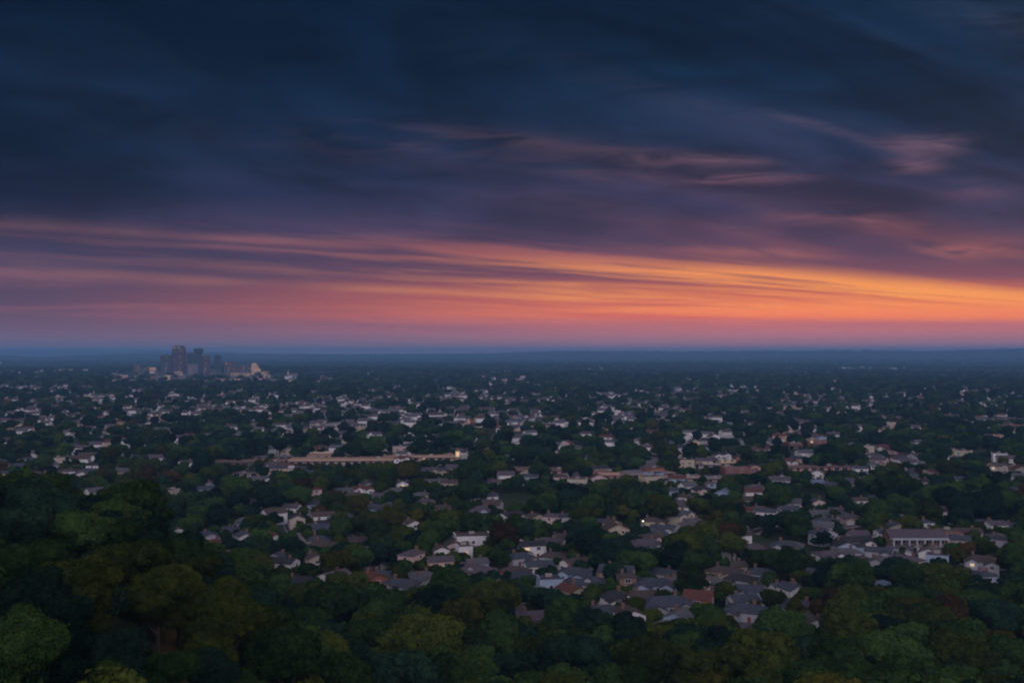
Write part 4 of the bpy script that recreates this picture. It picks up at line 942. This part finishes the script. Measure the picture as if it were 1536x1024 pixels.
# ------------------------------------------------------------------ tree shapes
def lobes_for(rg, kind):
    if kind == 'conifer': return [(np.array([0, 0, 2.2 + 11.5 * t_]), np.array([1, 1, .9]) * (3.0 * (1 - t_) + .35)) for t_ in np.linspace(0, 1, 9)]
    L = []; n = rg.integers(11, 16)
    for i in range(n):
        a = rg.uniform(0, math.tau); e = rg.uniform(-.35, 1.0)
        rad = {'round': 3.5, 'wide': 4.6, 'tall': 2.8}[kind] * (1 - .35 * max(0, e)) * rg.uniform(.7, 1.1)
        zc = 8.2 + e * {'round': 3.4, 'wide': 2.5, 'tall': 4.2}[kind]
        L.append((np.array([math.cos(a) * rad, math.sin(a) * rad, zc]), np.array([1, 1, .82]) * rg.uniform(1.8, 3.0)))
    L.append((np.array([0, 0, 8.6]), np.array([3.4, 3.4, 3.6])))
    return L
def clumps(L, rg, n):
    """leaf clumps sitting on the surfaces of the main boughs"""
    out = []
    wts = np.array([l[1][0] ** 2 for l in L]); wts /= wts.sum(); tries = 0
    while len(out) < n and tries < n * 12:
        tries += 1; c_, r_ = L[rg.choice(len(L), p=wts)]; d_ = rg.normal(size=3); d_ /= np.linalg.norm(d_)
        if d_[2] < -.45: continue
        p = c_ + d_ * r_ * rg.uniform(.86, 1.06)
        if p[2] < 3.2 or any((((p - cc) / rr_) ** 2).sum() < .66 for cc, rr_ in L): continue
        out.append((p, np.array([1, 1, .8]) * rg.uniform(.55, 1.25)))
    return out
def crown_mesh(name, seed, kind, count, size, m_, core=True):
    rg = np.random.default_rng(seed); L0 = lobes_for(rg, kind)
    L = L0 + (clumps(L0, rg, 95 if count > 5000 else 45 if count > 1000 else 14) if kind != 'conifer' else [])
    wts = np.array([l[1][0] ** 2 * (1 if i < len(L0) else 1.25) for i, l in enumerate(L)]); wts /= wts.sum()
    C_ = np.array([l[0] for l in L]); R_ = np.array([l[1] for l in L])
    pts = []; nor = []
    need = count
    while need > 0:
        n = int(min(need, 9000) * 2.4) + 20
        ix = rg.choice(len(L), n, p=wts); c_ = C_[ix]; rd = R_[ix]
        d_ = rg.normal(size=(n, 3)); d_ /= np.linalg.norm(d_, axis=1)[:, None]
        lump = 1 + .07 * np.sin(d_[:, 0] * 9 + ix) * np.sin(d_[:, 1] * 8 + 2 * ix) + rg.normal(0, .06, n) + (rg.random(n) < .06) * rg.uniform(0, .45, n)
        p = c_ + d_ * rd * lump[:, None]
        ok = p[:, 2] > 2.0
        for j, (cc, rr_) in enumerate(L):
            q = (((p - cc) / rr_) ** 2).sum(1); ok &= ~((q < .70) & (ix != j))
        if kind != 'conifer': ok &= rg.random(n) < np.clip((p[:, 2] - 2.5) / 5, .35, 1)
        pts.append(p[ok][:need]); nor.append(d_[ok][:need]); need -= len(pts[-1])
    L = L0
    P = np.concatenate(pts); Nn = np.concatenate(nor); n = len(P)
    Nn = Nn * 1.0 + rg.normal(0, .36, (n, 3)) + np.array([0, 0, .12]); Nn /= np.linalg.norm(Nn, axis=1)[:, None]
    t_ = np.cross(Nn, rg.normal(size=(n, 3))); t_ /= np.linalg.norm(t_, axis=1)[:, None]; b_ = np.cross(Nn, t_)
    sz = size * rg.uniform(.6, 1.35, n)[:, None]
    t_ *= sz; b_ *= sz * .7
    bend = Nn * sz * .18
    V4 = np.stack([P - t_, P - b_ - bend, P + t_, P + b_ - bend], 1).reshape(-1, 3)
    F4 = np.arange(4 * n).reshape(-1, 4)
    verts = [V4]; faces = [F4]; base = 4 * n
    if core:
        # rough inner mass so that no light leaks through the middle of the crown
        seg, ring = 8, 5
        for j, (cc, rr_) in enumerate(L):
            g_ = []
            for a in range(1, ring):
                for b2 in range(seg):
                    th = math.pi * a / ring; ph = math.tau * b2 / seg; k_ = .74 * rg.uniform(.85, 1.08)
                    g_.append(cc + rr_ * k_ * np.array([math.sin(th) * math.cos(ph), math.sin(th) * math.sin(ph), math.cos(th)]))
            g_.append(cc + rr_ * np.array([0, 0, .74])); g_.append(cc - rr_ * np.array([0, 0, .74])); g_ = np.array(g_); verts.append(g_)
            f_ = []
            for a in range(ring - 2):
                for b2 in range(seg): f_.append((base + a * seg + b2, base + a * seg + (b2 + 1) % seg, base + (a + 1) * seg + (b2 + 1) % seg, base + (a + 1) * seg + b2))
            tp, bt = base + len(g_) - 2, base + len(g_) - 1
            for b2 in range(seg):
                f_.append((tp, tp, base + (b2 + 1) % seg, base + b2)); f_.append((bt, bt, base + (ring - 2) * seg + b2, base + (ring - 2) * seg + (b2 + 1) % seg))
            faces.append(np.array(f_)); base += len(g_)
    Vv = np.concatenate(verts); Ff = np.concatenate(faces)
    me_ = bpy.data.meshes.new(name)
    fl = [tuple(int(i) for i in dict.fromkeys(f)) for f in Ff] if core else None
    if fl is None:
        me_.vertices.add(len(Vv)); me_.vertices.foreach_set('co', Vv.ravel()); me_.loops.add(4 * n); me_.loops.foreach_set('vertex_index', F4.ravel())
        me_.polygons.add(n); me_.polygons.foreach_set('loop_start', np.arange(0, 4 * n, 4)); me_.update(calc_edges=True)
    else: me_.from_pydata(Vv.tolist(), [], fl)
    if m_: me_.materials.append(m_)
    return me_
def trunk_mesh(name, seed, kind, m_):
    rg = random.Random(seed); b_ = MB()
    p = Vector((0, 0, -1.0)); r0 = .42
    for k in range(4):
        q = Vector((rg.uniform(-.25, .25) * k, rg.uniform(-.25, .25) * k, 1.6 + 1.9 * k)); b_.tube(p, q, r0, r0 * .84, 8); p = q; r0 *= .84
    if kind != 'conifer':
        for k in range(7):
            a = math.tau * k / 7 + rg.uniform(-.3, .3); s_ = Vector((0, 0, rg.uniform(3.0, 6.5))); e = Vector((math.cos(a) * 2.6, math.sin(a) * 2.6, s_.z + rg.uniform(1.5, 3.0)))
            mid = (s_ + e) / 2 + Vector((0, 0, -.3)); b_.tube(s_, mid, .20, .14, 6); b_.tube(mid, e, .14, .07, 6)
    else: b_.tube(p, (0, 0, 12.5), r0, .05, 6)
    return b_.mesh(name, m_)
KINDS_T = [('round', 1), ('wide', 2), ('round', 3), ('tall', 4), ('wide', 5), ('round', 6), ('tall', 7)]
CR = [crown_mesh(f'crown_{i}', s_, k_, 16000 if k_ != 'tall' else 13000, .24, None) for i, (k_, s_) in enumerate(KINDS_T)]
CRH = [crown_mesh(f'crown_fine_{i}', s_ + 20, k_, 46000, .115, None) for i, (k_, s_) in enumerate(KINDS_T[:4])]
CON = crown_mesh('crown_conifer', 30, 'conifer', 7000, .26, None)
TRK = [trunk_mesh(f'trunk_{i}', s_, k_, bark) for i, (k_, s_) in enumerate(KINDS_T)]; TRC = trunk_mesh('trunk_conifer', 9, 'conifer', bark)
cols = list(LEAF)
def pick_col(x, y, rr):
    v = value_noise(x, y, 42, 5) * .55 + rr.random() * .45
    return 'dark green' if v < .40 else 'mid green' if v < .62 else 'olive green' if v < .80 else ('yellowing' if rr.random() < .62 else 'russet')
for m_ in CR + CRH + [CON]: m_.materials.append(LEAF['mid green'])
SHP = {'round': 'rounded', 'wide': 'broad', 'tall': 'upright', 'conifer': 'conical'}
CONIF = [(812, 0)]
for t_ in near_t_:
    rr = random.Random(int(t_['x'] * 31 + t_['y'] * 17)); t_['col'] = t_.get('col') or pick_col(t_['x'], t_['y'], rr)
    t_['ki'] = rr.randrange(len(KINDS_T)); t_['kind'] = KINDS_T[t_['ki']][0]
    if t_.get('hero'): t_['ki'] %= 4; t_['kind'] = KINDS_T[t_['ki']][0] if t_['kind'] != 'tall' else 'wide'; t_['ki'] = {'round': 0, 'wide': 1}.get(t_['kind'], 0)
    elif rr.random() < .045: t_['kind'] = 'conifer'; t_['col'] = 'dark green'
    k = F / t_['r']; t_['sx'], t_['sy'] = project(t_['x'], t_['y'], t_['z'] + 8.5 * t_['s'])
    sz_ = t_['s']; t_['szw'] = 'huge' if t_.get('hero') and t_['s'] > 1.25 else 'big' if sz_ > 1.05 else 'small' if sz_ < .68 else ''
def tdesc(t_): return ' '.join(w_ for w_ in (t_['szw'], t_['col'], SHP[t_['kind']], 'tree') if w_)
anchor_labels([(t_, t_['sx'], t_['sy']) for t_ in near_t_], tdesc)
for t_ in near_t_:
    rr = random.Random(int(t_['x'] * 7 + t_['y'] * 3)); root = empty('tree', (t_['x'], t_['y'], t_['z']), rr.uniform(0, math.tau)); root.scale = (t_['s'] * rr.uniform(.94, 1.1), t_['s'] * rr.uniform(.94, 1.1), t_['s'])
    cm_ = CON if t_['kind'] == 'conifer' else CRH[t_['ki'] % 4] if (t_['r'] < 150 and t_['ki'] < 4) else CR[t_['ki']]
    if t_['r'] < 150 and t_['kind'] != 'conifer' and t_['ki'] >= 4: cm_ = CRH[{'wide': 1, 'round': 2, 'tall': 3}[t_['kind']]]
    c_ = bpy.data.objects.new('crown', cm_); COL.objects.link(c_); c_.parent = root
    c_.material_slots[0].link = 'OBJECT'; c_.material_slots[0].material = LEAF[t_['col']]
    c_ = bpy.data.objects.new('trunk', TRC if t_['kind'] == 'conifer' else TRK[t_['ki']]); COL.objects.link(c_); c_.parent = root
    tag(root, t_['label'], 'tree', 'trees of the near wood and the leafy suburb')

# ------------------------------------------------------------------ the far wood and far suburb: uncountable masses, instanced on real ground points
def scatter(name, pts, protos, kind='stuff'):
    """pts: rows of x, y, z, rot, sx, sz, index"""
    cl = bpy.data.collections.new(name + '_shapes')
    for i, me_ in enumerate(protos):
        o_ = bpy.data.objects.new(f'{name}_shape_{i:02d}', me_); cl.objects.link(o_)
    a = np.array(pts, dtype=np.float64); me_ = bpy.data.meshes.new(name); me_.vertices.add(len(a)); me_.vertices.foreach_set('co', a[:, :3].astype(np.float32).ravel())
    at = me_.attributes.new('turn', 'FLOAT', 'POINT'); at.data.foreach_set('value', a[:, 3].astype(np.float32))
    at = me_.attributes.new('size', 'FLOAT_VECTOR', 'POINT'); at.data.foreach_set('vector', np.stack([a[:, 4], a[:, 4], a[:, 5]], 1).astype(np.float32).ravel())
    at = me_.attributes.new('shape', 'INT', 'POINT'); at.data.foreach_set('value', a[:, 6].astype(np.int32))
    o_ = bpy.data.objects.new(name, me_); COL.objects.link(o_); tag(o_, kind=kind)
    ng = bpy.data.node_groups.new(name, 'GeometryNodeTree')
    ng.interface.new_socket(name='Geometry', in_out='INPUT', socket_type='NodeSocketGeometry'); ng.interface.new_socket(name='Geometry', in_out='OUTPUT', socket_type='NodeSocketGeometry')
    gi = ng.nodes.new('NodeGroupInput'); go = ng.nodes.new('NodeGroupOutput'); ci = ng.nodes.new('GeometryNodeCollectionInfo')
    ci.inputs['Collection'].default_value = cl; ci.inputs['Separate Children'].default_value = True; ci.inputs['Reset Children'].default_value = True
    ip = ng.nodes.new('GeometryNodeInstanceOnPoints'); ip.inputs['Pick Instance'].default_value = True
    def na_(nm, ty): n = ng.nodes.new('GeometryNodeInputNamedAttribute'); n.data_type = ty; n.inputs['Name'].default_value = nm; return n.outputs[0]
    cx_ = ng.nodes.new('ShaderNodeCombineXYZ'); ng.links.new(na_('turn', 'FLOAT'), cx_.inputs[2])
    ng.links.new(gi.outputs[0], ip.inputs['Points']); ng.links.new(ci.outputs[0], ip.inputs['Instance']); ng.links.new(na_('shape', 'INT'), ip.inputs['Instance Index'])
    ng.links.new(cx_.outputs[0], ip.inputs['Rotation']); ng.links.new(na_('size', 'FLOAT_VECTOR'), ip.inputs['Scale']); ng.links.new(ip.outputs[0], go.inputs[0])
    md = o_.modifiers.new('scatter', 'NODES'); md.node_group = ng
    return o_
LOD_MID, LOD_FAR = [], []
cyc = ['dark green', 'mid green', 'dark green', 'olive green', 'mid green', 'yellowing', 'dark green', 'russet']
for i, cn in enumerate(cyc):
    k_ = ['round', 'wide', 'tall', 'round', 'wide', 'round', 'wide', 'tall'][i]
    LOD_MID.append(crown_mesh(f'mid_crown_{i}', 50 + i, k_, 2600, .52, LEAF[cn])); LOD_FAR.append(crown_mesh(f'far_crown_{i}', 70 + i, k_, 420, 1.15, LEAF[cn]))
def cidx(x, y):
    c_ = pick_col(x, y, random)
    if y > 700 and random.random() < .7: c_ = random.choice(('dark green', 'dark green', 'mid green'))
    return random.choice({'dark green': (0, 2, 6), 'mid green': (1, 4), 'olive green': (3,), 'yellowing': (5, 3), 'russet': (7, 3)}[c_])
near_pts = [(t_['x'], t_['y'], t_['z'], random.uniform(0, 6.28), t_['s'], t_['s'] * random.uniform(.9, 1.1), cidx(t_['x'], t_['y'])) for t_ in REST if t_['r'] <= 750]
mid_pts = [(t_['x'], t_['y'], t_['z'], random.uniform(0, 6.28), t_['s'], t_['s'] * random.uniform(.85, 1.1), cidx(t_['x'], t_['y'])) for t_ in REST if t_['r'] > 750]
# open town ground stays clear
TN = np.array([(q['x'], q['y'], q['W']) for q in TOWN] + [(s['x'], s['y'], s['W'] * .6 + 10) for s in SHOPS if s['y'] > 1500])
RH = np.array(ROADLINES[-1][0])
for r0, r1, st_, sc_ in ((1700, 3200, 21, 1.25), (3200, 6500, 38, 2.2), (6500, 13500, 85, 4.6), (13500, 24000, 190, 9.5)):
    for x, y in band(r0, r1, st_, R(33.5), False):
        if value_noise(x, y, 240 * sc_ ** .5, 21) < (.16 if r1 < 10000 else .1): continue
        if (np.hypot(TN[:, 0] - x, TN[:, 1] - y) < TN[:, 2] * .6 + 8 * sc_).any(): continue
        if r0 > 3000 and r1 < 7000 and (np.hypot(RH[:, 0] - x, RH[:, 1] - y) < 55).any(): continue
        px, _ = project(x, y, 0)
        if (int(x // 16), int(y // 16)) in CLEAR and random.random() < .9: continue
        if 165 < px < 448 and 2420 < y < 3900 and random.random() < .93: continue
        s = sc_ * random.uniform(.7, 1.25) * .95; hz = s if sc_ < 2 else (1.0 + .25 * (sc_ - 1) ** .7) * random.uniform(.55, 1.15)
        mid_pts.append((x, y, float(ground(x, y)) - (.3 if sc_ < 3 else 3), random.uniform(0, 6.28), s, hz, cidx(x, y)))
scatter('wood_beyond_the_near_trees', near_pts, LOD_MID)
scatter('distant_woods', mid_pts, LOD_FAR)
print('stuff trees', len(near_pts), len(mid_pts))

def far_house(wall, roof, i):
    b_ = MB(); r_ = MB(); hx, hy = (7, 4.5)
    if i % 3 == 0: hip_block(b_, r_, -hx, hx, -hy, hy, -1, 3.4, 2.0)
    elif i % 3 == 1: gable_block(b_, r_, -hx, hx, -hy, hy, -1, 5.6, 2.0)
    else:
        gable_block(b_, r_, -hx, hx, -hy, hy, -1, 3.2, 2.0); gable_block(b_, r_, 1, 6.5, -hy - 3, -hy + .5, -.98, 3.1, 1.4, 'y')
    a = MB(); a.v = b_.v[:]; a.f = b_.f[:]; a.mi = [0] * len(b_.f); k = len(a.v); a.v += r_.v; a.f += [tuple(k + j for j in f) for f in r_.f]; a.mi += [1] * len(r_.f)
    a.m = 2
    for xx in (-5, -2.2, .6, 3.6): a.box(xx - .6, xx + .6, -hy - .05, -hy + .05, 1.0, 2.3)
    return a.mesh(f'far_house_{i}', [WALL[wall], ROOF[roof], glass])
FH = [far_house(w_, r_, i) for i, (w_, r_) in enumerate([('white', 'slate'), ('white', 'brown'), ('cream', 'mauve'), ('pale grey', 'grey'), ('white', 'mauve'), ('peach', 'slate'), ('pale blue', 'slate'), ('white', 'grey'), ('pink', 'red')])]
hp = [(q['x'], q['y'], q['z'], q['rot'], q['W'] / 14, 1.0, random.randrange(9)) for q in STUFFH] + FARH
scatter('distant_suburb', hp, FH)

# ------------------------------------------------------------------ the dusk air
top_z = 215.0
hb = MB(); hb.box(-22000, 22000, -2500, 30000, -25, top_z)
hm = bpy.data.materials.new('dusk_haze'); hm.use_nodes = True; hm.node_tree.nodes.clear(); N = NT(hm.node_tree)
pv = N.new('ShaderNodeVolumePrincipled'); pv.inputs['Color'].default_value = (.21, .46, .86, 1); pv.inputs['Density'].default_value = 0.000112; pv.inputs['Anisotropy'].default_value = 0.0
o = N.new('ShaderNodeOutputMaterial'); N.l.new(pv.outputs[0], o.inputs['Volume'])
tag(hb.build('haze', hm), kind='stuff')
